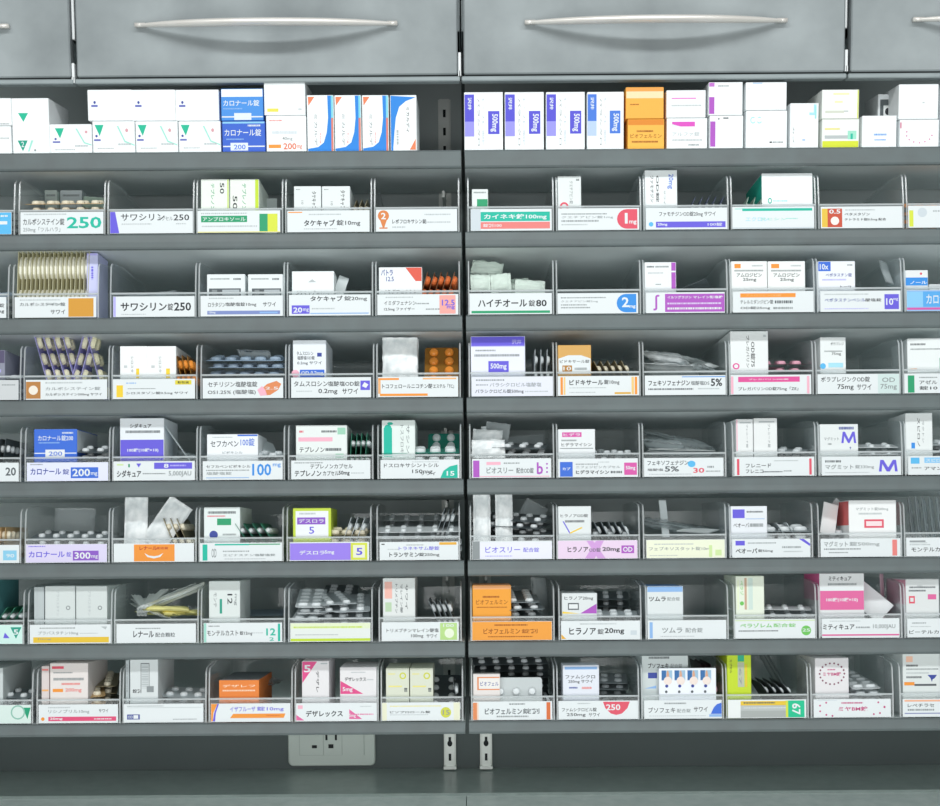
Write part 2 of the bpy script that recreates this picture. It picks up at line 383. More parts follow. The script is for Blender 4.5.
KIND = {  # width, length, columns, rows, pill w, pill l, bump, foil, pill, metallic
 'wt': (.043, .092, 2, 5, .0095, .0095, .0040, 'b4bcbf', 'W', .15), 'dk': (.043, .092, 2, 5, .0100, .0080, .0042, '737d81', 'W', .25),
 'cp': (.042, .098, 2, 5, .0070, .0160, .0052, '9aa4a7', 'W', .35), 'cr': (.036, .092, 2, 5, .0100, .0100, .0045, 'e', 'E', .3),
 'or': (.040, .078, 2, 5, .0110, .0110, .0050, 'a0702c', 'O', .4), 'gr': (.044, .092, 2, 5, .0070, .0150, .0050, '2f7a62', 'W', .3),
 'tl': (.038, .092, 2, 5, .0100, .0130, .0050, '2a8f7c', 'W', .3), 'bl': (.040, .092, 2, 5, .0090, .0140, .0045, '8297ab', '9fb2c4', .3),
 'bk': (.043, .092, 2, 5, .0085, .0085, .0040, '4c5559', 'W', .2), 'pk': (.043, .092, 2, 5, .0095, .0110, .0045, '4a3038', 'P', .3),
 'pu': (.040, .084, 2, 4, .0110, .0150, .0060, 'v', 'f1ecc8', .15), 'cm': (.048, .080, 2, 2, .0170, .0270, .0042, 'd2ceae', 'fffef6', .0),
 'go': (.042, .080, 2, 5, .0090, .0130, .0050, '8d8468', 'E', .45), 'nv': (.043, .092, 2, 5, .0100, .0080, .0045, '59617c', 'W', .3),
 'oc': (.034, .070, 2, 5, .0110, .0120, .0060, '8a5a3c', 'H', .4), 'pd': (.062, .034, 3, 1, .0100, .0100, .0055, 'c3c9ca', 'W', .2),
 'lg': (.034, .098, 2, 5, .0120, .0070, .0035, 'd0d5d7', 'W', .05), 'gn': (.036, .088, 2, 5, .0080, .0130, .0045, 'a9c0b2', 'd9e6dc', .3)}
_sm = {}
def sheet_mesh(k):
    if k in _sm: return _sm[k]
    w_, l_, nx, ny, pw, pl, h, foil, pill, met = KIND[k]
    mb = MB(); mf = paint(foil, 0.35, met); mp = paint(pill, 0.3)
    r = 0.003; pts = []
    for sx, sy, a0 in ((1, 1, 0), (-1, 1, 90), (-1, -1, 180), (1, -1, 270)):
        for q in range(3): a = R(a0 + q * 45); pts.append((sx * (w_/2 - r) + r * math.cos(a), sy * (l_/2 - r) + r * math.sin(a)))
    n = len(pts)
    mb.add([(x, y, 0) for x, y in pts] + [(x, y, .0005) for x, y in pts], [tuple(range(n-1, -1, -1)), tuple(range(n, 2*n))] + [(i, (i+1) % n, n + (i+1) % n, n + i) for i in range(n)], mf)
    S = 10
    for i in range(nx):
        for j in range(ny):
            cx = (i - (nx-1)/2) * w_ / nx * 0.92; cy = (j - (ny-1)/2) * l_ / ny * 0.96
            v, f = [], []
            for q, (s_, zz) in enumerate(((1, 0.0005), (0.97, h * 0.55), (0.72, h * 0.9), (0.0, h))):
                for a in range(S if s_ else 1):
                    an = a * 2 * math.pi / S; v.append((cx + pw/2 * s_ * math.cos(an), cy + pl/2 * s_ * math.sin(an), zz))
            for q in range(2):
                f += [(q*S + a, q*S + (a+1) % S, (q+1)*S + (a+1) % S, (q+1)*S + a) for a in range(S)]
            f += [(2*S + a, 2*S + (a+1) % S, 3*S) for a in range(S)]
            mb.add(v, f, mp)
    o = mb.build('blister_sheet', None, False); _sm[k] = o.data; bpy.data.objects.remove(o)
    return _sm[k]
def put(me, name, M, label, cat, grp):
    o = bpy.data.objects.new(name, me); COL.objects.link(o); o.matrix_world = M
    return tag(o, label, cat, grp)
def packet_mesh(w_, l_, h, mat, seed, name):
    rr = random.Random(seed); nx, ny = 9, 13; g = [[rr.uniform(-1, 1) for _ in range(ny)] for _ in range(nx)]
    mb = MB(); v, f = [], []
    for s_ in (1, -1):
        for i in range(nx):
            for j in range(ny):
                u, q = i/(nx-1)*2-1, j/(ny-1)*2-1
                e = max(0, (1 - u**4) * (1 - abs(q)**5)); z = s_ * h/2 * e ** 0.6 + (g[i][j] * h * 0.22 * e if s_ > 0 else g[i][j] * h * 0.12 * e)
                cr = 0.0008 * math.sin(i * 2.3 + seed) * abs(q)
                v.append((u * w_/2 * (1 - 0.04 * rr.random()), q * l_/2, z + cr + s_ * 0.0002))
    N = nx * ny
    for i in range(nx-1):
        for j in range(ny-1):
            a = i*ny + j; f.append((a, a + ny, a + ny + 1, a + 1)); f.append((N + a, N + a + 1, N + a + ny + 1, N + a + ny))
    b = [(i*ny) for i in range(nx)] + [((nx-1)*ny + j) for j in range(1, ny)] + [(i*ny + ny-1) for i in range(nx-2, -1, -1)] + [j for j in range(ny-2, 0, -1)]
    f += [(b[k], b[(k+1) % len(b)], N + b[(k+1) % len(b)], N + b[k]) for k in range(len(b))]
    mb.add(v, f, mat)
    return mb

FL = 0.0025
def fill(r, ti, M, x0, x1, d, items):
    """put the contents of one tray in its frame M; x in local metres from the tray's left edge x0"""
    W_ = x1 - x0
    intray = ', tray marked ' + d
    lx = lambda px, Y: loc(r, px, LIP[r] - 30, Y).x - x0
    WORDS = ['second', 'third', 'fourth', 'fifth', 'sixth', 'seventh', 'eighth', 'ninth', 'tenth', 'eleventh', 'twelfth', 'thirteenth', 'fourteenth', 'fifteenth', 'sixteenth']
    def order(i, n, how):
        a, b = {'up': ('topmost ', 'bottommost '), 'right': ('leftmost ', 'rightmost '), 'back': ('frontmost ', 'rearmost ')}[how]
        if n == 1: return ''
        if how == 'up': i = n - 1 - i
        if n == 2: return (('upper ', 'lower ') if how == 'up' else ('left ', 'right ') if how == 'right' else ('front ', 'rear '))[i]
        return a if i == 0 else b if i == n - 1 else WORDS[i - 1] + {'up': '-from-top ', 'right': '-from-left ', 'back': '-from-front '}[how]
    def settle(batch):
        """slide a batch of (mesh, local matrix) together until it is inside the tray"""
        P = [L @ v.co for me, L in batch for v in me.vertices]
        sh = [0, 0, 0]
        for k, (a, b) in enumerate(((.0026, W_ - .0026), (.0036, .1872), (FL, 9))):
            lo, hi = min(p[k] for p in P), max(p[k] for p in P)
            sh[k] = (a + b - lo - hi) / 2 if hi - lo > b - a else a - lo if lo < a else b - hi if hi > b else 0
        return Matrix.Translation(sh)
    for it in items:
        op = it[0]
        if op == 'b':                                  # ('b', px0, py0, px1, py1, desc, spec, opts)
            _, a, t, b, q, desc, spec = it[:7]; o = it[7] if len(it) > 7 else {}
            Y = o.get('y', 0.005); P0 = loc(r, a, q, Y); P1 = loc(r, b, t, Y)
            yaw = o.get('yaw', 0); dx = math.tan(R(abs(yaw))) * o.get('t', .085)
            xa, xb = max(P0.x - x0, 0.0026 + (dx if yaw > 0 else 0)), min(P1.x - x0, W_ - 0.0026 - (dx if yaw < 0 else 0))
            if xb - xa < .004: xa, xb = (W_ - .016, W_ - .003) if xa > W_ / 2 else (.003, .016)
            if yaw < 0: Y = max(Y, .004 + math.sin(R(-yaw)) * (xb - xa))
            carton(M, xa, xb, o.get('z', FL), P1.z, Y, o.get('t', 0.085), spec, P1.z - P0.z, o.get('col', 'W'), desc.rstrip(',') + intray, side=o.get('side'), yaw=yaw, top=o.get('top'))
        elif op in ('stack', 'file', 'end', 'face', 'faceh'):
            _, k, desc, px, Y, n, p1, p2 = it[:8]; z = it[8] if len(it) > 8 else None
            if n == 0: continue
            if op == 'stack' and n > 3: n = max(4, round(n * .72))
            tip = R(11) if (n < 9 and px % 2 == 0) else R(7)
            w_, l_, h = KIND[k][0], KIND[k][1], KIND[k][6]; me = sheet_mesh(k)
            if op in ('file', 'end'):                  # keep neighbouring sheets clear of one another
                p1 = max(p1, (h * 1000 + 0.9) / math.cos(R(abs(p2) + 2)))
                if n > 1: n = min(n, max(2, 1 + int((W_ * 1000 - 8) / p1)))
            if op == 'file' and abs(p2) > 20: p2 *= 0.66
            X = lx(px, Y); batch = []
            for i in range(n):
                j = random.uniform
                if op == 'stack':                      # p1 yaw, p2 sideways jitter mm
                    ya = R(p1) + R(j(-3, 3)); L = Matrix.Translation((X + j(-p2, p2) * 0.001, Y + j(-p2, p2) * 0.001, (z or FL) + i * (h + 0.0042))) @ Matrix.Rotation(tip, 4, 'X') @ Matrix.Rotation(ya, 4, 'Z') @ Matrix.Rotation(R(j(-1.5, 1.5)), 4, 'Y')
                elif op == 'file':                     # standing on the long edge, p1 spacing mm, p2 lean degrees
                    ln = R(p2 + j(-1, 1)); L = Matrix.Translation((X + i * p1 * 0.001, Y + j(-1, 1) * 0.002, (z or FL) + w_/2 * math.cos(ln) + 0.0015)) @ Matrix.Rotation(ln, 4, 'Y') @ Matrix.Rotation(R(90), 4, 'Y')
                elif op == 'end':                      # standing on the short end, faces sideways
                    ln = R(p2 + j(-1, 1)); L = Matrix.Translation((X + i * p1 * 0.001, Y, (z or FL) + l_/2 * math.cos(ln))) @ Matrix.Rotation(ln, 4, 'Y') @ Matrix.Rotation(R(90), 4, 'Y') @ Matrix.Rotation(R(90), 4, 'Z')
                elif op == 'face':                     # facing out on the short end, p2 leaning back
                    ln = R(p2); L = Matrix.Translation((X + j(-.5, .5) * .001, Y + i * p1 * 0.001 + l_/2 * math.sin(ln), (z or FL) + l_/2 * math.cos(ln))) @ Matrix.Rotation(R(90) - ln, 4, 'X')
                else:
                    ln = R(p2); L = Matrix.Translation((X + j(-.5, .5) * .001, Y + i * p1 * 0.001 + w_/2 * math.sin(ln), (z or FL) + w_/2 * math.cos(ln))) @ Matrix.Rotation(R(90) - ln, 4, 'X') @ Matrix.Rotation(R(90), 4, 'Z')
                batch.append((me, L))
            sh = settle(batch); how = {'stack': 'up', 'file': 'right', 'end': 'right'}.get(op, 'back')
            for i, (me, L) in enumerate(batch):
                put(me, 'blister_sheet', M @ sh @ L, order(i, n, how) + desc + intray, 'blister sheet', 'blister sheets, tray marked ' + d if n > 1 else None)
        elif op in ('bag', 'pkt', 'stk'):              # (op, desc, [(px, Y, z mm, rx, ry, rz, w, l, h)...], colour)
            _, desc, lst = it[:3]; c = it[3] if len(it) > 3 else None
            mat = M_BAG if op == 'bag' else (paint(c, 0.5) if c else M_FOILP)
            nm = {'bag': 'plastic_bag', 'pkt': 'foil_packet', 'stk': 'medicine_stick'}[op]
            rank = sorted(range(len(lst)), key=lambda q: lst[q][0])
            for n_, (px, Y, z, rx, ry, rz, w_, l_, h) in enumerate(lst):
                o = packet_mesh(w_ * .001, l_ * .001, h * .001, mat, n_ + int(px), nm).build(nm, None, True)
                L = Matrix.Translation((lx(px, Y), Y, z * .001)) @ Euler((R(rx), R(ry), R(rz)), 'XYZ').to_matrix().to_4x4()
                o.matrix_world = M @ settle([(o.data, L)]) @ L
                tag(o, order(rank.index(n_), len(lst), 'right') + desc + intray, nm.replace('_', ' '), nm.replace('_', ' ') + 's, tray marked ' + d if len(lst) > 1 else None)
        elif op == 'pap':                              # flat folded leaflet
            _, desc, px, Y, z, rx, ry, rz, w_, l_, c = it
            mb = MB(); a, b = w_ * .0005, l_ * .0005
            mb.box((-a, -b, 0), (a, b, .0004), paint(c)); mb.box((-a, -b, .0009), (a, b * .96, .0012), paint(c)); mb.box((-a, b * .97, 0), (a, b, .0012), paint(c))
            o = mb.build('folded_leaflet'); L = Matrix.Translation((lx(px, Y), Y, z * .001)) @ Euler((R(rx), R(ry), R(rz)), 'XYZ').to_matrix().to_4x4()
            o.matrix_world = M @ settle([(o.data, L)]) @ L
            tag(o, desc + intray, 'leaflet')
KEYS = {2: ['sky blue with white bar', 'large teal 250', 'blue-violet wedge beside 250', 'dark green and yellow blocks', 'orange tick above 10mg', 'orange circle 2', 'teal band above salmon', 'crimson circle 1', 'royal blue bar, blue dot', 'turquoise top strip', 'rust-red tablet square', 'yellow-green left edge'], 3: ['mg at its end', 'mustard block at right', 'large plain 250', 'thin slate-blue base bar', 'purple 20mg block', 'pinkish square with 12.5', 'bold 80, green base line', 'blue circle 2', 'purple with white integral sign', 'orange bar on top', 'blue-violet 10mg square', 'light blue, magenta base line'], 4: ['plain grey', 'tan square with oval tablet', 'yellow bottle drawing', 'orange and pink capsule', 'violet pill square, 0.2mg', 'orange strokes around', 'pale lilac, grey type', 'orange-gold lines both sides', 'bold 5% below blue line', 'magenta banner, pink end', 'pale teal square at right', 'green left strip'], 5: ['lone 20', 'blue block 200', 'violet box 8', 'large blue 100', 'two lines ending 50mg', 'teal quarter circle 15', 'purple block, letter b', 'blue block, magenta 50mg', 'sky-blue cloud, red 30', 'red edges both sides', 'large violet-blue M', 'two blue tags'], 6: ['light blue end block', 'violet block 300', 'orange block, white smile', 'green strips, OD', 'violet with yellow 5 square', 'small yellow tag, 250mg', 'violet type, grey left end', 'pink, purple crossing, OD badge', 'pale yellow-green with lime squares', 'blue tag, blue corner flash', 'coral bar at right', 'boxed small grey print'], 7: ['mint with teal triangle', 'broad yellow base bar', 'plain bold black word, centred', '12 and green end strip', 'lime base line', 'green patch with disc', 'orange all over', 'yellow corner, bold 20mg', 'pale blue left edge', 'green type, green disc', 'pink base line, 10,000', 'fine print, sixth row end'], 8: ['mint with green triangle', 'crimson base bar, 20mg', 'thin lines, navy OD tag', 'orange and violet arc', 'magenta triangle 5mg', 'yellow 15 disc', 'burnt-orange edges', 'red half disc 250', 'blue quarter disc', 'yellow band, green 67 square', 'magenta dots around magenta name', 'peach top line']}
_tm = {}
SHIFT = {3: {0: -9, 1: -9}, 4: {1: -1, 2: -1}, 5: {0: -3, 1: -3, 2: -3, 3: -3, 4: -2, 9: 4, 10: 4, 11: 4}, 6: {0: -6, 1: -6, 2: -6, 3: -6, 4: -5, 5: -2, 8: 1, 9: 2, 10: 5, 11: 5},
         7: {0: -6, 1: -6, 2: -6, 3: -6, 4: -5, 5: -1, 7: 2, 8: 4, 9: 7, 10: 7, 11: 7}, 8: {11: 4}}   # trays pushed a little along the shelf, in thousandths of 1/0.86 m
def tray(r, i, spec, items):
    d = KEYS[r][i]
    x0, x1 = EX[i]; q = SHIFT.get(r, {}).get(i, 0) * 0.001163; x0 += q; x1 += q; M = row_frame(r)
    F = M @ Matrix.Translation((x0, 0, 0))
    e = empty('clear_tray'); e.matrix_world = F
    tag(e, f'clear plastic tray, card marked {d}, {rowname[r]} of trays', 'tray')
    if i not in _tm: b = tray_mesh(x1 - x0).build('tray_body', e); _tm[i] = b.data
    else: b = bpy.data.objects.new('tray_body', _tm[i]); COL.objects.link(b); b.parent = e
    mb = MB(); wd = x1 - x0; rr = random.Random(r * 20 + i); o1, o2 = rr.uniform(.0015, .004), rr.uniform(.0015, .004)
    hl = {2: .0265, 3: .0255, 4: .0245, 5: .0235, 6: .0230, 7: .0240, 8: .0232}[r] - rr.uniform(0, .0008)
    mb.box((o1, -0.0008, 0.0010), (wd - o2, -0.0002, hl), paint('W'))
    draw(mb, spec, o1 + .0003, wd - o2 - .0003, hl - .0004, 0.0013, -0.0008)
    mb.build('label_card', e)
    fill(r, i, F, x0, x1, d, items)
# ------------------------------------------------------------------ the trays, row by row, left to right
S_, F_, E_, C_, H_ = 'stack', 'file', 'end', 'face', 'faceh'
SW = 'white carton '
# ---- top row of trays
tray(2, 0, 'r 0 0 100 100 C;r 84 40 95 55 W;g 80 12 96 20 W', [(S_, 'nv', 'grey-blue blister sheet of white tablets', -8, .06, 5, 0, 3), (S_, 'nv', 'upright-turned grey-blue blister sheet', 4, .12, 6, 90, 2)])
tray(2, 1, 'g 4 6 56 12;t 3 28 53 60 K カルボシステイン錠;t 3 68 48 94 G 250mg「ツルハラ」;T 56 22 98 76 T 250;', [
  ('b', 30, 190, 57, 210, 'small pale green-white carton back left', 'g 10 20 90 30 G;g 10 45 60 50', dict(y=.10, t=.05, col='cdd8d2', z=.015)), ('b', 60, 190, 82, 210, 'small grey-white carton back middle', 'g 10 20 90 30 G', dict(y=.11, t=.05, col='d2dadc', z=.015)),
  ('pkt', 'pale green and white packet', [(94, .07, 48, 80, 4, 4, 28, 24, 3)], 'b9cfc2'),
  (S_, 'cr', 'cream-backed blister sheet lying fanned', 70, .026, 7, 84, 2)])
tray(2, 2, 'p V 0 0 6 0 11 100 0 100;t 13 10 66 42 K サワシリン;t 58 22 76 42 G カプセル;t 77 14 96 42 K 250;g 14 55 50 60;g 80 55 92 60', [])
tray(2, 3, 'r 4 22 60 52 N;t 6 27 58 47 W アンブロキソール;g 4 8 60 14;r 75 14 85 98 N;r 85 14 97 98 D7E04a;g 5 68 72 74;r 0 96 100 100 y', [
  ('b', 201, 179, 229, 212, 'white carton with green strip, turned on end,', 's 35 12 48 96 N テプレノン;s 68 10 84 44 K 50;r 96 0 100 100 L', dict(col='e9eee6')),
  ('b', 230, 179, 259, 212, 'white carton with green strip and lime right edge', 's 42 12 56 96 N テプレノン;s 8 50 24 92 K 50;r 88 0 100 100 L', dict(col='e9eee6')),
  ('pap', 'folded white leaflet', 271, .07, 32, 75, 0, 5, 14, 52, 'dfe4e4'), ('pap', 'curled dark leaflet', 277, .11, 30, 80, 0, -20, 12, 46, '6c7678')])
tray(2, 4, 'r 1 4 18 9 O;g 26 14 66 20;T 20 42 58 74 K タケキャブ;t 60 44 89 74 K 錠10mg;g 20 84 60 88', [
  ('b', 294, 186, 321, 210, 'white carton with a vertical name, left of two,', 's 66 20 84 98 K タケキャブ;g 6 10 22 14 G;s 26 60 34 76 G 10', dict(col='e3e8e8')), ('b', 322, 186, 350, 210, 'white carton with a vertical name, right of two,', 's 66 15 84 98 K タケキャブ;g 6 10 22 14 G;s 30 64 38 80 G 10', dict(col='e3e8e8')),
  (F_, 'go', 'yellowish blister sheet standing on edge', 353, .06, 3, 5, 20)])
tray(2, 5, 'o 9 28 26 0.36 d9824a;p d9824a 5 50 13 50 10 82 8 82;r 4 82 14 88 d9824a;T 6 14 12 44 W 2;t 20 44 62 66 K レボフロキサシン錠;g 62 56 92 62;g 20 78 36 84;g 60 20 92 26', [(S_, 'wt', 'silver blister sheet lying flat', 430, .10, 6, 15, 2)])
tray(2, 6, 'r 0 0 12 100 z;r 12 12 98 56 T;T 16 22 94 50 W カイネキ錠100mg;r 12 60 98 92 r;t 15 68 38 84 W 錠剤100;', [
  ('b', 472, 189, 488, 208, 'small white carton with a green block', 'g 8 12 90 20 G;r 30 52 100 100 N', dict(col='e4e9e8', t=.04)), (S_, 'wt', 'silver blister sheet lying flat', 517, .07, 5, 10, 2)])
tray(2, 7, 'g 4 22 60 28 G;t 4 34 68 48 G クエチアピン錠1mg;g 4 54 50 62 G;g 4 72 36 78;o 85 50 46 1 R;r 85 4 98 96 R;T 82.5 22 86 72 W 1;T 88 58 97 78 W mg', [
  ('b', 557, 176, 581, 207, 'upright white carton with a red ring', 's 50 14 66 90 G クエチアピン錠;g 80 8 94 14 D;q 26 100 16 0.9 R 0.6', dict(col='e4e9e8'))])
tray(2, 8, 't 16 16 86 42 K ファモチジンOD錠20mg サワイ;o 6 76 11 0.28 C;r 12 64 98 92 V;T 14 70 26 86 W 20mg;t 76 70 94 86 W 100錠', [
  ('b', 641, 170, 677, 206, 'tall white carton with a blue 20mg set sideways', 's 16 14 26 90 K ファモチジン;s 34 14 44 90 K OD錠;s 58 56 64 96 G サワイ;s 70 10 90 52 B 20mg', dict(col='edf1f2')),
  (F_, 'nv', 'dark blue-grey blister sheet slanting', 684, .06, 5, 8, 38)])
tray(2, 9, 'r 12 6 98 18 T;r 3 6 12 10 t;t 16 46 44 66 c エクロン;t 34 50 66 62 t タヒシン;g 66 52 80 56 t;r 0 94 100 100 z', [
  (F_, 'gn', 'green-white blister sheet slanting', 737, .05, 4, 8, 28, .004), ('b', 762, 173, 813, 206, 'large white carton with turquoise side', 'q 15 84 9 0.7 T 0.6;g 22 82 50 87 c;r 0 99 40 100 T', dict(side='T', col='f2f5f6', t=.1))])
tray(2, 10, 'r 1 8 8 96 e6c04a;r 8 8 26 96 c9553f;o 17 66 20 0.4 f3e9e4;T 10 12 24 32 W 0.5;g 30 12 66 18;t 29 28 60 42 K ベタメタゾン;t 29 54 80 68 K テトラミド錠0.5mg 配合', [])
tray(2, 11, 'r 1 20 6 96 D7E04a;o 17 30 22 0.5 z;g 30 20 60 28;', [(S_, 'or', 'brick-red blister sheet lying flat', 918, .05, 6, 84, 2), ('bag', 'crumpled clear bag', [(926, .09, 42, 8, 0, 60, 50, 60, 10)])])
# ---- second row
tray(3, 0, 't 86 30 98 50 K ル錠;t 84 60 98 80 K 5mg', [(S_, 'bl', 'blue-grey blister sheet lying flat', -4, .05, 6, 80, 3)])
tray(3, 1, 'g 6 10 56 16;t 6 26 62 44 K カルボシステイン錠;t 38 28 62 44 G 500mg;t 44 62 62 84 K サワイ;r 66 6 97 98 d69a3c', [
  (E_, 'cm', 'cream blister sheet from the bundled rank', 14, .03, 17, 4.7, 2), ('b', 96, 253, 106, 297, 'thin lilac carton ending the bundle', 'r 0 0 100 4 v;g 40 30 60 60 V', dict(col='c9cbef', y=.008, t=.05))])
tray(3, 2, 'r 0 0 3 100 v;T 9 30 66 72 K サワシリン;t 67 34 74 70 K 錠;T 75 30 96 72 K 250;g 10 86 40 90', [('bag', 'flat clear film sheet', [(150, .05, 32, -4, 0, 80, 50, 70, 3)])])
tray(3, 3, 'g 10 8 40 14;t 9 32 30 54 K ロラタジン;t 30 32 68 54 K 塩酸塩錠10mg;t 76 32 92 54 K サワイ;r 8 74 97 92 7f8ec4;t 10 76 18 90 W 10mg;r 72 80 94 88 b', [
  ('b', 207, 274, 245, 297, 'white carton with a grey banner, left of two,', 'g 8 16 60 22 G;g 70 16 90 24 D;r 4 62 90 96 D;r 12 68 26 92 G;r 40 68 86 92 b9c0c4', dict(col='e6ebec')), ('b', 248, 274, 284, 297, 'white carton with a grey banner, right of two,', 'g 8 16 60 22 G;g 70 16 90 24 D;r 10 62 96 96 D;r 18 68 32 92 G;r 46 68 92 92 b9c0c4', dict(col='e6ebec'))])
tray(3, 4, 'T 26 4 66 32 K タケキャブ;t 68 6 96 32 K 錠20mg;r 3 50 25 92 V;T 5 60 16 86 W 20;t 17 66 24 84 W mg;g 28 64 56 70;r 26 88 98 93 b', [
  ('b', 292, 271, 334, 297, 'white carton with the name on its lower edge', 'T 8 76 56 92 K タケキャブ;t 58 78 90 92 G 錠20mg;p g 38 42 48 30 58 42', dict(col='eef2f3')),
  ('pap', 'curled pale leaflet', 338, .03, 30, 70, 20, 10, 12, 50, 'd5dcdd'), ('pap', 'curled grey leaflet', 344, .05, 30, 75, -18, -10, 10, 48, 'a3adb0')])
tray(3, 5, 'g 10 10 44 16;t 8 30 48 52 K イミダフェナシン;g 48 42 64 48 G;t 8 64 46 82 K 12.5mg ファイザー;g 60 70 78 76 G;r 77 4 97 96 f0a8a0;T 80 26 96 56 V 12.5;T 86 58 96 76 V mg', [
  ('b', 379, 267, 422, 296, 'white carton with a red corner and purple type', 'T 4 6 32 28 I パトラ;t 16 32 34 48 I 12.5;p e0604f 62 0 100 0 100 48 86 48;t 8 78 90 92 K イミダフェナシン;', dict(col='ecefF0'.lower())),
  (F_, 'oc', 'orange capsule strip standing slanted', 427, .03, 5, 7, 25, .018), ('pap', 'white leaflet corner', 402, .1, 40, 80, 0, 0, 30, 44, 'd5dcdd')])
tray(3, 6, 'T 10 28 70 66 K ハイチオール;t 72 32 80 64 K 錠;T 81 32 94 64 K 80;r 2 84 98 96 N', [
  (S_, 'gn', 'green and silver tablet sheet at the back', 520, .10, 6, 6, 3), ('pkt', 'pale green printed packet', [(485, .045, 62, 62, 8, -4, 38, 20, 9), (478, .028, 42, 74, 0, 5, 24, 22, 9), (501, .028, 42, 74, -4, -6, 24, 24, 9), (530, .03, 36, 76, 3, 4, 36, 20, 9), (515, .05, 40, 70, -3, -3, 34, 24, 8)], 'd6e3da')])
tray(3, 7, 'g 4 18 60 24 G;t 4 34 50 46 G クエチアピン錠2mg;g 4 54 36 60 G;g 4 68 40 74 G;o 85 50 46 1 A;r 85 4 98 96 A;T 80 20 89 70 W 2;T 89 62 97 78 W mg', [])
tray(3, 8, 'r 0 0 100 100 W;r 24 6 100 96 F;T 9 10 17 88 F ∫;T 27 16 58 30 W イルソグラジン;T 60 16 98 30 W マレイン酸塩錠;g 27 50 96 58 u;g 27 74 96 84 W', [
  ('b', 641, 262, 676, 290, 'white carton with a purple right edge', 'r 86 0 100 100 F;g 6 12 30 18 D;g 34 12 78 18 G;r 86 30 100 36 W;g 10 36 60 40;g 34 78 52 82 G', dict(col='eceff1')), ('pap', 'grey leaflet slanting', 690, .05, 32, -20, 20, 60, 30, 50, '5f686b')])
tray(3, 9, 'r 9 8 78 28 O;t 16 12 60 24 o アムロジピンOD錠;t 9 40 50 60 K テレルミダンジピン錠;g 52 44 74 58 D;t 9 72 46 88 K OD錠25mg;g 50 76 74 86 G', [
  ('b', 730, 261, 767, 289, 'white carton with a small orange oval, left of two,', 'r 8 8 26 24 O;g 58 12 90 18;g 8 30 90 36 G;t 14 42 86 56 K アムロジピン;t 32 60 70 74 K 25mg', dict(col='eff1f0')), ('b', 768, 261, 805, 289, 'white carton with a small orange oval, right of two,', 'r 8 8 30 24 O;g 62 12 90 18;g 8 30 90 36 G;t 14 42 86 56 K アムロジピン;t 32 60 70 74 K 25mg', dict(col='eff1f0'))])
tray(3, 10, 'g 5 12 60 18;t 5 34 56 52 I ベポタスチンベシル;t 56 36 76 52 K 酸塩錠;r 80 16 98 90 V;T 82 36 91 70 W 10;t 91 36 97 50 W mg;g 5 84 60 88 v', [
  ('b', 815, 261, 855, 288, 'white carton with a blue 10 tag', 'r 0 0 34 36 B;T 4 8 28 30 W 10x;g 80 10 94 16 G;t 20 44 92 58 I ベポタスチン錠;g 10 66 76 72 v;T 60 92 90 100 K トーワ', dict(col='eceff4')), ('bag', 'torn clear film', [(893, .03, 52, 60, 10, 30, 14, 34, 3)])])
tray(3, 11, 'r 0 0 100 100 b;r 0 6 22 80 8cc8f0;r 20 6 100 80 5aa9e8;r 0 84 100 94 M;t 24 20 48 66 W カロナ', [
  ('b', 900, 270, 928, 288, 'small blue-banded carton', 'r 0 0 100 40 J;r 0 40 100 86 A;T 20 60 96 78 W ノール;o 70 18 7 1 R', dict(col='dfe6ea')), ('b', 929, 284, 952, 290, 'low white carton', 'g 8 20 90 30', dict(y=.01))])
# ---- third row
tray(4, 0, 'r 0 0 100 100 cdd0d2;g 80 20 96 26 G', [('b', -30, 350, 5, 382, 'dark violet and white carton', 'r 0 0 100 40 5a5470;g 20 60 90 70 v', dict(col='8e90a0')), (S_, 'wt', 'silver blister sheet of white tablets', 9, .02, 5, 85, 2)])
tray(4, 1, 'r 0 8 18 96 b98045;o 9 52 24 0.4 efe6d8;g 24 10 70 18;t 24 36 92 54 G カルボシステイン錠;t 24 68 94 84 K カルボシステイン500mg サワイ', [
  (E_, 'pu', 'lilac and cream blister sheet leaning on end', 35, .05, 4, 11, -16), (E_, 'pu', 'yellow-cream capsule sheet turned outward', 79, .05, 2, 10, 14), (E_, 'pu', 'lilac sheet leaning furthest right', 99, .055, 1, 9, -14)])
tray(4, 2, 'r 4 30 12 92 Y;r 3 20 13 30 J;g 16 16 28 22 b;g 18 46 52 50 G;t 16 64 92 80 K シロスタゾン錠0.5mg サワイ;r 76 6 96 28 e0d040;t 79 10 93 24 K 新包装', [
  ('b', 120, 346, 147, 379, 'white carton with a yellow mark, left of two,', 'r 60 68 72 98 Y;g 14 58 26 66;s 40 30 50 80 G シロスタ', dict(col='f2f4f4')), ('b', 147, 346, 176, 379, 'white carton with a yellow mark, right of two,', 'r 66 68 80 98 Y;g 14 58 26 66;s 40 30 50 80 G シロスタ', dict(col='f2f4f4', t=.1)),
  (F_, 'or', 'orange tablet sheet standing on edge', 182, .045, 4, 5.2, -12, .012)])
tray(4, 3, 't 6 16 68 44 K セチリジン塩酸塩錠;t 6 58 66 84 K OS1.25% (塩酸塩);p e08a5a 76 88 72 60 80 30 92 14 98 30 94 60 84 86;p P 72 90 68 60 74 40 78 60 80 86;t 78 44 94 58 W 2.5', [
  (S_, 'bl', 'blue-grey foil sheet in the stack', 226, .04, 8, 84, 2), ('bag', 'clear slanting blister wrap', [(258, .05, 50, 4, 30, 80, 44, 40, 5), (262, .07, 47, 8, 28, 70, 42, 44, 4)])])
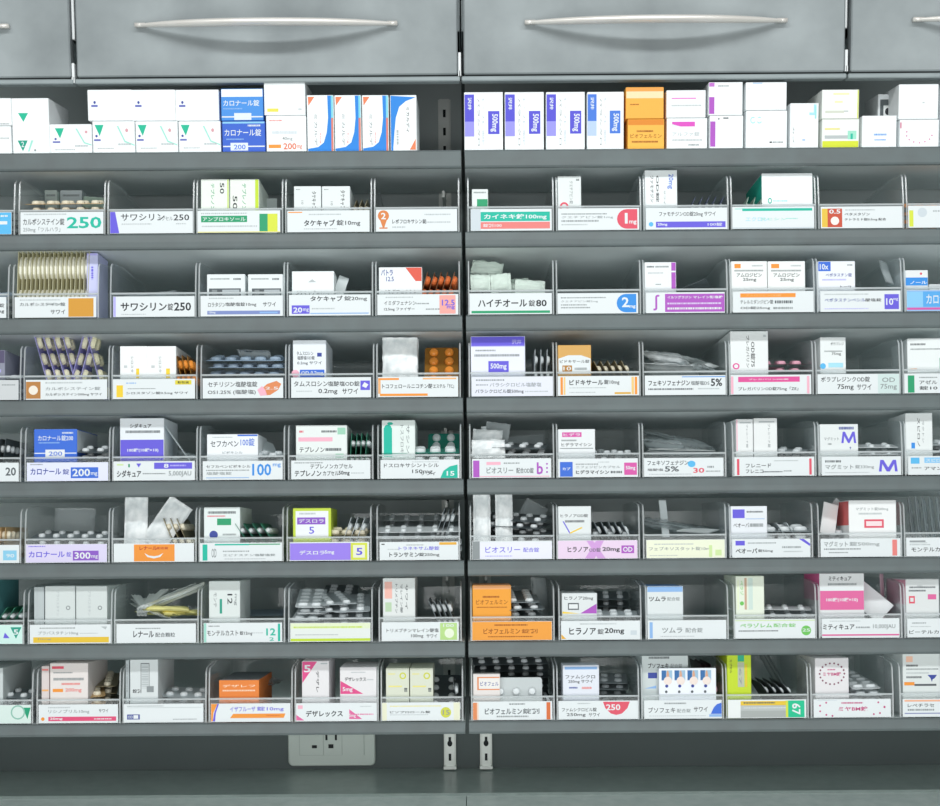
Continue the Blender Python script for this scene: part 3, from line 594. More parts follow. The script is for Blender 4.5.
tray(4, 4, 't 3 16 46 44 K タムスロシン;t 46 18 86 44 K 塩酸塩OD錠;t 34 56 58 86 K 0.2mg;t 64 56 84 84 K サワイ;g 6 66 26 70;r 87 16 99 64 V;p J 89 44 92 24 97 36 94 54', [
  ('b', 293, 340, 326, 379, 'tall white carton, blue bar, pink dot', 't 10 28 62 38 K タムスロシン;t 12 40 66 50 K 塩酸塩OD錠;t 12 54 88 64 K 0.2mg サワイ;r 20 76 96 96 B;T 24 80 92 92 W OD 0.2mg;o 6 86 10 1 P;r 74 32 88 42 I', dict(col='e8edf2'))])
tray(4, 5, 'r 0 4 26 14 O;r 56 4 98 12 efb27a;r 2 84 62 96 O;r 0 14 3 84 efb27a;t 5 34 68 58 K トコフェロールニコチン酸;t 69 36 95 58 K エステル「TC」', [
  ('pkt', 'crumpled white foil packet, outer one', [(400, .026, 45, 80, 0, 3, 42, 60, 7)]), ('pkt', 'flat white foil packet behind', [(402, .045, 45, 76, 0, -2, 40, 62, 5)]),
  (C_, 'or', 'sheet of round orange tablets facing out', 442, .012, 2, 9, 38, .004)])
tray(4, 6, 'r 0 0 100 100 e4e6f2;g 5 12 40 20 G;t 22 30 86 52 G バラシクロビル塩酸塩;g 5 38 20 44 G;t 4 64 64 88 K バラシクロビル錠500mg;g 66 74 94 80', [
  ('b', 469, 336, 525, 375, 'white carton with a violet top band and 500mg', 'r 0 0 100 24 V;r 0 24 100 26 v;T 76 8 94 20 v 沢井;g 8 34 46 38 G;g 6 46 90 52 G;r 32 64 70 94 V;T 36 70 66 88 W 500mg', dict(col='e9ebf5')), (F_, 'wt', 'silver blister sheet on edge', 533, .05, 3, 7, 2, .012)])
tray(4, 7, 'r 3 4 6 96 O;r 7 4 9 96 F0c880;r 91 4 94 96 F0c880;r 95 4 98 96 O;T 14 18 56 46 K ピドキサール;t 57 18 76 46 K 錠10mg;g 14 58 60 62;r 70 84 90 94 e0b050;g 14 82 46 86', [
  ('b', 556, 345, 591, 374, 'small gold and white carton', 'p W 0 60 0 46 30 34 70 34 100 46 100 100 0 100;t 4 50 96 62 K ピドキサール錠;r 12 70 42 92 X;t 15 74 39 88 W 10;g 50 78 88 86 G', dict(col='d8a860', top='d8a860')),
  (F_, 'go', 'dark cream-dotted blister sheet slanting', 600, .05, 5, 8, -40, .004)])
tray(4, 8, 'r 46 4 100 8 A;T 4 24 56 52 K フェキソフェナジン;t 57 28 80 50 D 塩酸塩DS;T 82 16 96 56 K 5%;g 4 66 60 74 D;g 66 66 92 72', [
  ('pkt', 'white foil packet in a loose heap', [(668, .035, 34, 6, 12, 70, 40, 62, 8), (690, .05, 38, -6, -10, 100, 38, 60, 8), (664, .04, 47, 12, 18, 55, 36, 56, 8), (686, .07, 50, 10, -14, 115, 36, 58, 7)]), ('bag', 'clear empty wrap', [(712, .05, 36, 5, 15, 20, 30, 60, 8)])])
tray(4, 9, 'r 9 8 86 36 e0559a;t 22 18 72 26 W プレガバリンOD錠;t 9 62 84 84 K プレガバリンOD錠75mg「ZE」;r 0 6 3 98 P;r 95 6 98 98 P', [
  ('b', 729, 331, 768, 371, 'tall white carton with a pink ring', 's 42 10 50 92 K プレガバリン;s 54 26 66 90 K OD錠75;q 14 88 8 1.1 e0559a 0.6;g 88 8 96 14', dict(col='e9ecec')), (S_, 'pk', 'dark pink-dotted blister sheet lying flat', 787, .04, 7, 86, 2), (S_, 'pk', 'dark pink-dotted sheet stacked behind', 795, .13, 7, 5, 2)])
tray(4, 10, 'r 74 0 100 100 cfe0de;t 4 12 64 40 K ポラプレジンクOD錠;t 24 52 44 84 K 75mg;t 48 52 66 82 K サワイ;t 79 18 95 42 G OD;t 77 52 97 84 G 75mg', [
  ('b', 813, 337, 846, 370, 'white carton with a pale blue mark', 't 40 14 94 24 K ポラプレジ;g 14 40 88 44 G;t 44 46 82 56 K 75mg;o 8 88 9 1 C;r 30 78 90 92 c', dict(col='eaeeee', yaw=3))])
tray(4, 11, 'r 4 8 12 98 N;g 18 16 40 22 G;t 18 34 40 54 K アゼル;t 18 64 40 84 K 錠10', [('b', 908, 338, 952, 371, 'white carton with a green mark', 'g 6 14 40 20 D;g 6 30 80 34 G;r 72 60 100 96 N;g 6 92 20 96 O', dict(col='eaeeee', yaw=-3))])
# ---- fourth row
tray(5, 0, 'T 84 24 97 70 D 20', [(F_, 'bk', 'black blister sheet standing on edge', -2, .06, 4, 7, 6, .008)])
tray(5, 1, 'r 0 0 100 100 e3e5fb;g 4 6 20 12 G;T 4 30 42 66 I カロナール;t 44 34 52 66 I 錠;r 54 26 88 86 B;T 56 34 78 76 W 200;t 79 54 87 76 W mg', [
  ('b', 34, 429, 77, 461, 'blue carton with white name band', 't 8 18 92 36 W カロナール錠200;g 10 40 60 44 b;r 0 74 100 77 W;r 26 64 72 90 J;t 34 70 66 84 B 200;g 66 8 92 13 W', dict(col='B', t=.10, side='c5ccd0', top='c5ccd0')),
  (S_, 'bk', 'black-backed sheet of white tablets lying flat', 96, .03, 7, 88, 2)])
tray(5, 2, 'r 50 6 97 40 V;T 62 12 68 34 W 8;g 70 18 90 26 v;r 4 12 12 20 l;r 18 12 20 30 N;p V 28 10 34 10 31 32;T 4 46 34 84 K シダキュア;g 36 62 64 68 G;t 68 52 96 84 G 5,000JAU', [
  ('b', 120, 418, 164, 461, 'white and violet half carton', 'T 22 12 72 22 K シダキュア;g 12 28 92 34 D;r 0 50 100 100 V;T 16 70 88 80 W 100錠(10錠×10)', dict(col='e8ecf0')),
  ('pap', 'pale leaning sheet of card', 178, .04, 45, 0, 55, 8, 50, 60, 'c9d4d8'), (S_, 'wt', 'silver sheet lying flat', 186, .09, 6, 30, 3)])
tray(5, 3, 't 4 20 60 36 K セフカペンピボキシル;g 4 46 58 52 G;t 4 58 36 74 G 塩酸塩錠;T 62 14 86 80 A 100;t 88 14 98 36 A mg;r 4 88 58 92 b', [
  ('b', 207, 434, 258, 460, 'white carton printed with blue 100', 't 6 24 62 48 K セフカペン;t 66 14 94 46 B 100錠;g 10 8 50 12;r 60 0 100 6 B;t 30 66 70 76 G ピボキシル', dict(col='edf0f3', t=.08)),
  (S_, 'wt', 'silver sheet with white tablets', 270, .03, 6, 80, 2), ('pap', 'crooked white leaflet', 268, .06, 42, 30, 20, 30, 20, 36, 'dfe5e8')])
tray(5, 4, 'g 4 8 40 14 G;t 24 18 78 44 K テプレノンカプセル;T 4 52 38 86 K テプレノン;t 40 56 60 82 K カプセル;T 60 56 74 84 K 50mg;g 76 66 92 72', [
  ('b', 296, 425, 347, 460, 'white carton with a pink band and green mark', 'r 4 34 72 46 P;r 82 6 98 26 9fd0b8;g 50 14 80 20 D;g 6 14 14 20 R;t 6 62 56 78 K テプレノン;g 58 66 90 74 D;r 78 82 94 94 b9dcc8', dict(col='e6ebe9')),
  (F_, 'gr', 'green capsule sheet on edge', 353, .045, 4, 5.5, 4, .010)])
tray(5, 5, 't 4 18 74 40 K ドスロキサシントシル;g 40 8 74 12;t 40 52 66 78 K 150mg;t 50 66 70 84 K サワイ;p T 76 100 80 60 88 36 98 26 98 100;T 84 62 94 88 W 15', [
  ('b', 382, 420, 415, 457, 'white carton with a tall teal shape', 'r 4 20 30 100 T;o 17 20 9 1.1 T;o 24 8 4 2 T;s 56 12 66 90 G トスフロキ;s 74 12 84 90 G サシン', dict(col='e3ebe8')),
  (C_, 'tl', 'teal-backed capsule sheet facing out', 446, .016, 2, 9, 52), (S_, 'tl', 'teal-backed sheet lying in front', 426, .02, 6, 90, 1)])
tray(5, 6, 'r 1 8 9 98 F;r 18 16 36 32 P;T 18 44 52 78 G ビオスリー;t 56 48 78 78 D 配合OD錠;T 82 20 90 84 F b;o 95 28 5 0.3 F;o 95 50 5 0.3 F;o 95 72 5 0.3 F;g 40 20 60 26 G;r 9 92 98 96 P', [
  ('pkt', 'crumpled white packet', [(486, .018, 36, 76, 0, 2, 40, 22, 10), (484, .034, 48, 70, 4, -4, 36, 26, 9)]), ('bag', 'clear crumpled wrap', [(497, .05, 56, 66, 8, -6, 30, 30, 8), (534, .13, 44, 72, -4, 4, 50, 34, 5)]),
  (S_, 'bk', 'black sheet with white tablets', 526, .03, 7, 82, 3), ('pap', 'thin upright white strip', 484, .05, 52, 90, 0, 0, 6, 26, 'e2e7e8')])
tray(5, 7, 'r 2 16 18 98 B;T 5 46 15 62 W カプ;r 83 22 99 90 M;T 85 40 97 66 W 50mg;g 22 26 50 32 G;g 50 16 64 20;t 22 38 78 52 G ニフェジピンカプセル;T 22 62 64 84 K ヒデラマイシン;g 66 68 80 80 D', [
  ('b', 556, 429, 595, 456, 'white carton with a magenta label patch', 'r 10 10 64 28 M;t 14 13 60 25 W ヒデラ;g 8 38 50 44 G;t 8 50 92 64 K ヒデラマイシン;r 4 70 96 73 G', dict(col='e7eaec')),
  (S_, 'dk', 'grey sheet of tablets lying skewed', 617, .04, 6, 60, 4), (S_, 'wt', 'silver sheet on the far right', 625, .12, 6, 85, 2)])
tray(5, 8, 'T 4 12 56 38 D フェキソフェナジン;t 4 56 24 70 K 塩酸塩;T 26 44 44 74 D 5%;o 60 32 18 1.2 C;T 62 54 76 82 R 30;g 78 70 96 76 G;g 6 86 60 90;g 80 44 88 54 G', [
  ('pkt', 'flat whitish foil packet', [(680, .03, 31, 2, 3, 90, 42, 78, 5)]), ('bag', 'crumpled clear wrap in a heap', [(665, .05, 40, 8, 14, 70, 40, 50, 10), (668, .08, 50, 14, 8, 60, 38, 52, 9), (700, .06, 42, 6, -20, 110, 36, 52, 9), (712, .10, 44, 20, 5, 90, 34, 48, 8)])])
tray(5, 9, 'r 3 8 6 96 R;r 94 8 97 96 R;g 50 16 80 22;t 14 34 46 56 K フレニード;t 14 66 36 86 K フレニコ;g 36 76 60 82 D;g 62 72 72 78 G', [
  ('b', 730, 419, 753, 451, 'narrow white carton, left of a pair,', 'r 0 0 6 100 P;s 60 16 72 90 G フレニード錠;r 20 8 90 12 g', dict(col='e8eaea', yaw=2, z=.0025)), ('b', 754, 418, 777, 451, 'narrow white carton, right of a pair,', 's 60 16 72 90 G フレニード錠;r 20 8 90 12 g', dict(col='e8eaea')),
  (S_, 'wt', 'silver sheet half hidden', 792, .05, 6, 70, 3)])
tray(5, 10, 'g 4 18 24 30 D;T 4 42 40 68 G マグミット;t 42 44 66 68 G 錠330mg;p V 72 82 74 18 78 18 84 60 90 18 94 18 96 82 92.5 82 91.5 40 86 82 82 82 76.5 40 75.5 82;g 4 84 60 88', [
  ('b', 820, 424, 858, 452, 'white carton with a blue M', 'p V 56 68 60 26 66 26 76 54 86 26 92 26 96 68 90 68 88 42 78 68 74 68 64 42 62 68;g 50 8 90 18 I;t 10 46 50 58 G マグミット;g 20 68 30 74 G;p I 78 82 82 82 80 92', dict(col='e4e8e8')),
  (S_, 'lg', 'sheet of long white tablets', 870, .03, 7, 90, 2)])
tray(5, 11, 'r 3 6 14 40 C;r 20 6 100 36 8cc8f0;t 22 12 40 30 W スピロ;t 20 58 42 76 K アマン;g 4 60 16 66 G', [
  ('b', 905, 413, 932, 450, 'white upright carton with a blue dot', 's 44 12 54 90 K スピロノ;s 62 20 70 80 G ラクトン;r 20 80 34 96 A', dict(col='e6eaea', yaw=-2)), (S_, 'wt', 'silver sheet next to the carton', 938, .03, 7, 88, 1)])
# ---- fifth row
tray(6, 0, 'r 80 30 97 86 8ccbe8;t 84 50 94 70 W 90', [(F_, 'cr', 'beige blister sheet on edge', -2, .05, 5, 5, 3, .006)])
tray(6, 1, 'r 0 0 100 100 dcd4f0;g 3 8 24 13 V;T 3 38 48 72 V カロナール;t 50 42 56 70 V 錠;r 58 36 90 90 U;T 60 44 80 82 W 300;t 81 62 89 82 W mg', [
  (S_, 'dk', 'sheet of white tablets in a low fan', 60, .03, 6, 84, 7), (S_, 'dk', 'sheet of white tablets further back', 78, .13, 6, 78, 5), ('bag', 'clear bag standing empty', [(75, .10, 46, 78, 0, 10, 50, 44, 6)])])
tray(6, 2, 'r 25 4 76 98 O;T 32 14 54 36 B0302a レナール;t 54 18 68 32 B0302a 配合錠;p W 38 52 44 66 50 70 56 66 62 52 58 74 50 82 42 74', [
  ('pkt', 'upright printed foil packet', [(136, .028, 44, 84, 0, 0, 28, 70, 6)]), ('pkt', 'printed foil packet tilted to the right', [(167, .03, 46, 84, 34, 0, 32, 62, 6)]),
  (F_, 'go', 'gold-toned tablet sheet slanting', 176, .06, 3, 8, -35, .012)])
tray(6, 3, 'r 3 6 9 96 T;r 18 4 60 12 T;r 60 4 98 10 N;t 14 30 20 80 G OD;g 28 42 60 48 G;t 28 60 92 74 G エピナスチン塩酸塩錠;g 30 86 80 90', [
  ('b', 204, 507, 240, 538, 'white carton with a green pill and blue seal', 'r 36 36 76 58 N;g 10 12 90 20 D;g 8 26 60 30 R;o 26 90 14 1 I;g 52 86 90 92 G', dict(col='e4ebea', t=.1)),
  (F_, 'gr', 'green foil sheet of white tablets', 252, .05, 4, 9, -52, .008)])
tray(6, 4, 'r 0 4 77 98 9a80e8;r 77 4 98 98 D4dc4a;r 80 16 95 86 e8ead0;T 84 32 92 72 V 5;T 12 44 44 68 W デスロラ;T 44 44 56 68 W 5mg', [
  ('b', 293, 508, 331, 538, 'lime-framed carton with a violet name bar', 'r 6 8 94 96 eceef2;r 10 30 86 54 U;t 14 35 82 49 W デスロラ;t 42 62 56 86 V 5;g 16 14 60 20', dict(col='C3d64a', top='C3d64a')),
  (F_, 'wt', 'silver tablet sheet slanting', 348, .05, 3, 8, 30, .010), (S_, 'go', 'yellowish tablet sheet flat in front', 356, .016, 6, 86, 1)])
tray(6, 5, 'r 2 8 6 14 K;t 24 24 76 46 V トラネキサム酸錠;g 10 38 24 42;T 12 58 50 84 K トランサミン;t 50 60 76 84 K 錠250mg;r 76 2 98 16 e8b040;g 34 14 56 18 G', [
  (S_, 'lg', 'sheet of broad white tablets lying across', 410, .026, 7, 90, 2), ('stack', 'lg', 'sheet of broad white tablets high at the back', 410, .15, 10, 90, 1), (F_, 'dk', 'dark tablet sheet slanting right', 440, .06, 3, 5, 18, .02)])
tray(6, 6, 'r 0 0 9 100 G;r 9 6 100 98 eaeaf6;t 16 30 60 64 V ビオスリー;t 64 36 84 62 V 配合錠;g 16 80 50 86 v', [
  ('pkt', 'upright whitish foil packet', [(482, .026, 44, 84, 0, 1, 21, 70, 8), (504, .028, 44, 84, 0, -2, 21, 70, 8)]), (S_, 'bk', 'black tablet sheet stepped in a slope', 528, .04, 8, 65, 5), ('bag', 'dark clear bag standing', [(532, .08, 50, 60, 30, 0, 30, 50, 5)])])
tray(6, 7, 'r 0 0 100 100 ead2ea;p d3a0dc 34 100 46 100 58 0 48 0;p d3a0dc 36 0 44 0 60 100 50 100;T 12 34 38 64 K ヒラノア;t 39 40 54 64 D OD錠;T 56 36 78 66 K 20mg;r 80 28 96 72 F;T 82 36 94 64 W OD', [
  ('b', 556, 506, 591, 535, 'white carton with an open V drawing', 't 6 26 92 38 K ヒラノアOD錠;g 20 48 80 56 D;p V 12 52 16 52 36 92 34 96;p Y 34 92 72 72 74 76 36 96', dict(col='e2e6e7')),
  (F_, 'dk', 'dark tablet sheet leaning left', 600, .05, 5, 8, -38, .004), (S_, 'bk', 'dark tablet sheet flat beneath', 616, .017, 6, 88, 1)])
tray(6, 8, 'r 0 0 100 100 edf0d8;t 3 38 84 62 G フェブキソスタット錠10mg;g 10 20 60 26;r 80 30 84 96 l;r 88 56 96 88 l;g 4 84 40 88', [
  ('bag', 'clear bag lying loose', [(664, .06, 40, 10, 5, 90, 44, 60, 10), (700, .08, 36, 6, -8, 80, 44, 60, 8)]), ('pap', 'slim white pack standing', 664, .05, 48, 76, 0, 14, 9, 46, 'c9d0d2'), ('pap', 'bent white leaflet', 700, .02, 33, 4, -6, 60, 36, 40, 'd5dbdc')])
tray(6, 9, 'r 4 8 16 34 V;g 20 18 56 24 G;T 4 50 32 78 K ベオーバ;t 33 56 52 74 K 錠50mg;g 64 40 88 50 G;p V 86 0 92 0 100 26 100 40;g 66 66 90 72', [
  ('b', 730, 506, 767, 534, 'white carton with a blue corner tag', 'r 4 10 38 42 V;g 44 16 90 22 D;t 6 60 50 76 K ベオーバ;g 52 62 90 74 G;r 40 44 94 46 b', dict(col='e6e9ee', z=.003)),
  (F_, 'wt', 'silver capsule sheet leaning left', 778, .06, 2, 12, -48, .004), (S_, 'cp', 'capsule sheet lying flat', 787, .03, 5, 90, 2)])
tray(6, 10, 'T 4 14 34 44 G マグミット;t 36 16 74 44 G 錠500mg;g 4 54 50 60 D;g 10 74 34 80 G;r 90 6 96 96 r', [
  ('b', 849, 500, 896, 531, 'white carton with red side and red lozenge', 't 14 22 84 34 G マグミット錠500mg;g 20 40 70 46;r 32 62 74 90 R;r 36 68 70 84 f7dfe2', dict(col='f0f1f1', side='e36a6a', t=.06)),
  ('pap', 'tilted white card tag', 829, .03, 46, 82, 14, 18, 20, 38, 'eceeee'), ('pap', 'thin silver strip', 832, .05, 58, 80, 40, 10, 8, 30, 'c4cacc'), ('stack', 'wt', 'tablet sheet by the red carton', 838, .07, 6, 0, 1)])
tray(6, 11, 'r 4 14 24 22 G;g 4 34 30 40;t 6 52 42 76 K モンテルカ;r 4 26 26 28 G', [('bag', 'ribbed clear empty wrap standing', [(912 + q * 7, .05, 42, 84, 4, 70, 40, 60, 4) for q in range(5)])])
# ---- sixth row
tray(7, 0, 'r 0 0 100 100 cfeee6;p 2a9c86 85 12 99 12 92 74;T 89 24 95 52 W 5;p V 78 40 84 70 76 70', [('b', -40, 578, -2, 617, 'dull teal carton', 'g 30 20 90 30 t', dict(col='4e8a8e')), (F_, 'gr', 'green tablet sheet slanting', 5, .03, 3, 8, 50, .006)])
tray(7, 1, 'g 12 14 56 20 G;t 10 34 60 56 G プラバスタチン10mg;g 62 44 84 48;r 4 66 98 96 e8c23c;t 10 72 26 82 G 10mg;p g 88 10 96 10 94 26', [
  ('b', 45, 586, 75, 618, 'pale grey carton with vertical name, left of two,', 's 38 12 48 94 g プラバスタチン;q 78 68 7 1 G 0.6', dict(col='d5dbda', t=.1)), ('b', 76, 586, 107, 618, 'pale grey carton with vertical name, right of two,', 's 38 12 48 94 g プラバスタチン;q 78 68 7 1 G 0.6', dict(col='d5dbda', t=.1)), ('b', 34, 587, 44, 618, 'ribbed pale carton edge far left', 'g 20 4 40 96', dict(col='bcc4c5'))])
tray(7, 2, 'T 21 36 47 72 K レナール;t 49 46 74 70 D 配合顆粒;g 24 20 56 26 G', [
  ('stk', 'thin pale stick packet in a fan', [(126 + q * 5.5, .05, 37 + q * 1.6 + (q % 3) * 3, 12 + q, 10 - q * 3, 50 - q * 13, 12, 72, 3) for q in range(11)], 'f0f4f3'),
  ('stk', 'yellow stick packet in front', [(158, .045, 34, 2, 6, 62, 13, 62, 4), (172, .045, 36, 2, -6, 80, 13, 62, 4), (166, .03, 40, 2, -14, 102, 13, 54, 4), (184, .04, 35, 3, -22, 120, 13, 50, 4)], 'f7efa0')])
tray(7, 3, 'r 0 0 3 100 9fd8c8;g 6 12 20 18 G;t 4 38 44 66 K モンテルカスト;t 46 42 62 66 K 錠12mg;g 62 50 76 54;T 80 28 92 66 T 12;r 95 4 98 96 T;t 84 76 90 94 T 2', [
  ('b', 209, 581, 240, 618, 'white upright carton reading 12', 's 14 30 24 70 G モンテ;r 34 48 42 88 2f9c86;s 60 34 76 62 K 12;s 82 34 90 66 G mg', dict(col='dde3e1')), ('pap', 'dim leaflet at the back', 263, .12, 30, 4, 0, 0, 60, 60, '8fa0ac')])
tray(7, 4, 'r 0 0 100 30 e3ecca;r 0 30 100 80 e3e8e4;r 0 84 100 98 L;g 4 18 90 26 L;g 6 60 60 66', [
  ('stack', 'lg', 'silver tablet sheet, front left of the mass', 302, .03, 9, 0, 2), ('stack', 'wt', 'silver tablet sheet, middle of the mass', 331, .04, 9, 14, 3), ('stack', 'wt', 'silver tablet sheet, right of the mass', 356, .03, 7, 5, 2),
  ('stack', 'lg', 'dim silver tablet sheet behind, upper left', 313, .135, 9, 0, 1), ('stack', 'dk', 'dim silver tablet sheet behind, upper right', 340, .14, 9, 0, 1)])
tray(7, 5, 't 6 32 74 54 K トリメブチンマレイン酸塩;t 38 64 54 86 K 100mg;t 58 64 72 84 K サワイ;r 76 4 98 96 b7d98a;o 88 60 26 0.4 e8f0d8;t 80 10 94 26 W 100', [
  ('b', 383, 578, 415, 617, 'white upright carton with pink and green patches', 'r 4 8 28 52 f0b8ac;r 6 62 26 86 b9d2b0;s 38 14 46 90 D トリメブチン;s 54 14 62 90 D マレイン酸;s 70 14 78 80 D サワイ', dict(col='dfe2e1')),
  (F_, 'dk', 'dark tablet sheet in a sloped fan', 439, .05, 4, 6, -36, .008)])
tray(7, 6, 'r 0 0 100 100 f0a040;T 14 36 60 66 A0571a ビオフェルミン;t 62 40 82 64 A0571a 錠剤;g 28 14 70 22 A0571a;g 20 78 76 84 A0571a', [
  ('b', 471, 585, 511, 616, 'orange carton with paler top', 't 8 46 92 62 A0571a ビオフェルミン;g 26 34 70 40 A0571a;r 0 0 100 12 f4b078;g 10 70 90 73 A0571a', dict(col='f0a23a', top='efb98c')),
  (S_, 'dk', 'dark sheet of white tablets, left pile', 521, .03, 8, 4, 2), (S_, 'dk', 'dark sheet of white tablets, right pile', 538, .05, 8, 84, 2) ][:2] + [('bag', 'clear upright film', [(545, .08, 48, 84, 4, 60, 40, 50, 3)])])
tray(7, 7, 'p e8b040 0 70 6 96 0 96;T 10 36 44 74 K ヒラノア;t 46 42 54 72 K 錠;T 55 38 80 74 K 20mg;g 24 12 70 18;r 88 52 96 76 z', [
  ('b', 562, 593, 597, 614, 'white carton with a purple corner', 't 6 14 90 34 K ヒラノア20mg;r 16 46 48 80 D;r 19 52 45 74 e6e9ea;p F 52 98 100 50 100 98;p Y 50 98 0 88 0 98', dict(col='dfe3e4')),
  (S_, 'dk', 'dim tablet sheet in a tall back stack', 606, .12, 9, 86, 1), (S_, 'wt', 'silver tablet sheet low in front', 619, .03, 5, 88, 2)])
tray(7, 8, 'r 2 8 6 96 b;T 18 38 44 68 G ツムラ;t 48 40 70 66 G 配合錠;g 16 84 60 88', [
  ('b', 647, 586, 683, 613, 'white carton with a light blue top', 'r 0 0 100 20 b;T 4 38 52 56 K ツムラ;t 56 40 92 54 G 配合錠', dict(col='dee3e4', top='b'))])
tray(7, 9, 'T 6 20 46 44 6fc25c ペラゾレム;t 48 22 76 42 6fc25c 配合錠;g 4 58 54 64 D;o 89 60 26 0.34 6fc25c;t 84 50 94 66 W 25;r 0 4 100 8 l', [
  ('b', 736, 576, 764, 611, 'white upright carton with green and brown stripes', 'r 4 10 10 96 e8f0d0;r 30 4 38 96 c9a890;s 14 12 26 54 6fc25c ペラゾ;r 44 4 60 96 cfe0d8;o 20 78 6 1 6fc25c', dict(col='e6ecdc')),
  (S_, 'lg', 'sheet of oval white tablets', 781, .035, 7, 86, 5)])
tray(7, 10, 'T 1 28 42 58 K ミティキュア;g 44 42 62 50 G;t 66 30 95 58 G 10,000JAU;r 0 82 100 90 m;g 10 10 50 14', [
  ('b', 819, 571, 864, 610, 'white and pink half carton', 'T 20 12 72 24 K ミティキュア;g 18 30 84 36 G;r 0 40 100 50 W;r 0 50 100 100 m;T 14 68 86 80 W 100錠(10錠×10)', dict(col='dfe1e2', side='m')),
  ('pap', 'white folded leaflet wedge', 880, .03, 42, 60, -42, 20, 30, 46, 'e6eaeb'), ('pap', 'pinkish card standing behind', 893, .06, 45, 88, 0, 60, 12, 60, 'd9b8c6')])
tray(7, 11, 'g 6 20 24 26 G;t 2 62 40 82 K ビーテルカ;g 4 40 30 44', [('b', 906, 579, 939, 608, 'white carton with two pink marks', 'g 10 24 90 30 D;g 8 36 60 42 D;g 34 20 50 24;r 8 58 26 84 R;r 12 64 22 78 dfe2e2;r 66 52 92 70 m;', dict(col='dfe2e2', side='P'))])
# ---- bottom row
tray(8, 0, 'r 0 0 100 100 d8e8e2;p 1f9c74 90 14 100 14 96 78;q 84 40 40 0.3 8fc0b0 0.8', [('b', -50, 668, 3, 696, 'off-white carton', 'g 10 10 90 16', dict(col='c9d0d0', t=.12)), (S_, 'dk', 'silver-grey sheet sloping', 20, .04, 6, 80, 2)])
tray(8, 1, 't 12 26 64 50 G リシノプリル10mg;t 76 24 88 44 K サワイ;r 12 66 98 90 e0507a;T 14 70 30 86 W 20mg;g 70 76 92 82 W;o 5 78 10 0.28 O;g 12 12 40 18', [
  ('b', 50, 663, 88, 696, 'off-white carton with pink and orange marks', 'r 4 8 36 16 R;r 6 78 34 88 O;T 40 76 84 90 r 200mg;g 8 26 60 30 G;g 8 44 90 52 G;g 30 60 80 66 r', dict(col='e6dedb', t=.1)), ('b', 41.5, 666, 49, 696, 'slim pinkish carton beside another', 'r 0 8 100 14 r;r 0 78 100 84 o', dict(col='dcd0ce', t=.1)),
  (S_, 'cr', 'cream tablet sheet lying sideways', 90, .06, 5, 14, 2), ('stack', 'go', 'cream tablet sheet in the back corner', 101, .08, 7, 10, 2)])
tray(8, 2, 'g 4 8 50 12 G;r 4 18 98 20 g;r 4 56 20 84 I;r 12 60 18 80 e6e9ec;t 5 62 11 78 W OD;g 62 82 92 86 G', [
  ('b', 130, 658, 158, 696, 'white upright carton with black ruled frame', 'r 38 12 40 82 D;r 68 12 70 82 D;r 38 12 70 14 D;g 42 16 66 80 g;t 8 82 40 92 K 錠剤;r 60 74 86 90 G', dict(col='d9dedf', t=.1)), ('b', 124.5, 660, 129, 696, 'thin clear-edged pack', 'g 20 10 60 90 G', dict(col='b5bdbf')),
  (S_, 'wt', 'silver sheet low behind', 190, .05, 6, 84, 3)])
tray(8, 3, 'p O 0 0 8 0 3 50 2 98 0 98;p V 8 0 10 0 6 50 5 98 2 98 4 50;t 24 16 56 44 V イザフルーザ;t 58 16 92 44 V 錠10mg;p O 28 56 94 56 92 80 24 80;g 70 64 88 70 H', [
  ('b', 219, 680, 259, 696, 'low orange carton', 'T 8 26 92 44 f7d9bc デザレフ;g 8 60 92 70 f7d9bc', dict(col='e8843c', top='7c858a', t=.12)), ('bag', 'clear film lying empty', [(255, .12, 40, 5, 0, 80, 60, 60, 8)])])
tray(8, 4, 'p m 66 34 82 90 66 90;p m 0 64 10 96 0 96;t 66 60 74 84 W 5mg;T 12 40 58 76 K デザレックス;r 2 10 8 30 P;g 74 60 96 66 m;g 80 16 94 20', [
  ('b', 302, 661, 329, 695, 'white carton on end with a magenta corner', 'p e0508c 0 0 56 0 0 64;T 6 10 32 32 W 5;s 52 28 64 92 K デザレ;r 70 4 96 8 g', dict(col='e6e3e5')), ('b', 340, 667, 377, 694, 'white carton lying with a magenta 5mg corner', 'p e0508c 0 50 0 100 64 100;T 6 74 34 94 W 5mg;T 12 36 72 52 K デザレックス;g 30 16 70 20;g 74 44 92 48', dict(col='e6e3e5'))])
tray(8, 5, 'r 0 0 6 100 e6e6cc;r 92 0 100 100 e6e6cc;g 10 16 76 22 y;t 10 46 62 60 K ビソプロロール錠;g 10 66 60 70;o 82 56 30 0.36 cfd24a;t 78 42 87 70 G 15', [
  ('b', 386, 668, 409, 693, 'cream carton with a yellow disc, left of two,', 'q 74 30 14 1 cfd24a 0.6;r 8 20 40 24 y;r 10 70 70 76 y;g 80 80 94 96 D', dict(col='d9dccb')), ('b', 410, 668, 433, 693, 'cream carton with a yellow disc, right of two,', 'q 74 30 14 1 cfd24a 0.6;r 8 20 40 24 y;r 10 70 70 76 y;g 80 80 94 96 D', dict(col='d9dccb')),
  (C_, 'bk', 'black tablet sheet facing out', 443, .012, 2, 9, 62, .002), (F_, 'bk', 'black tablet sheet on edge far right', 458, .05, 1, 5, -10)])
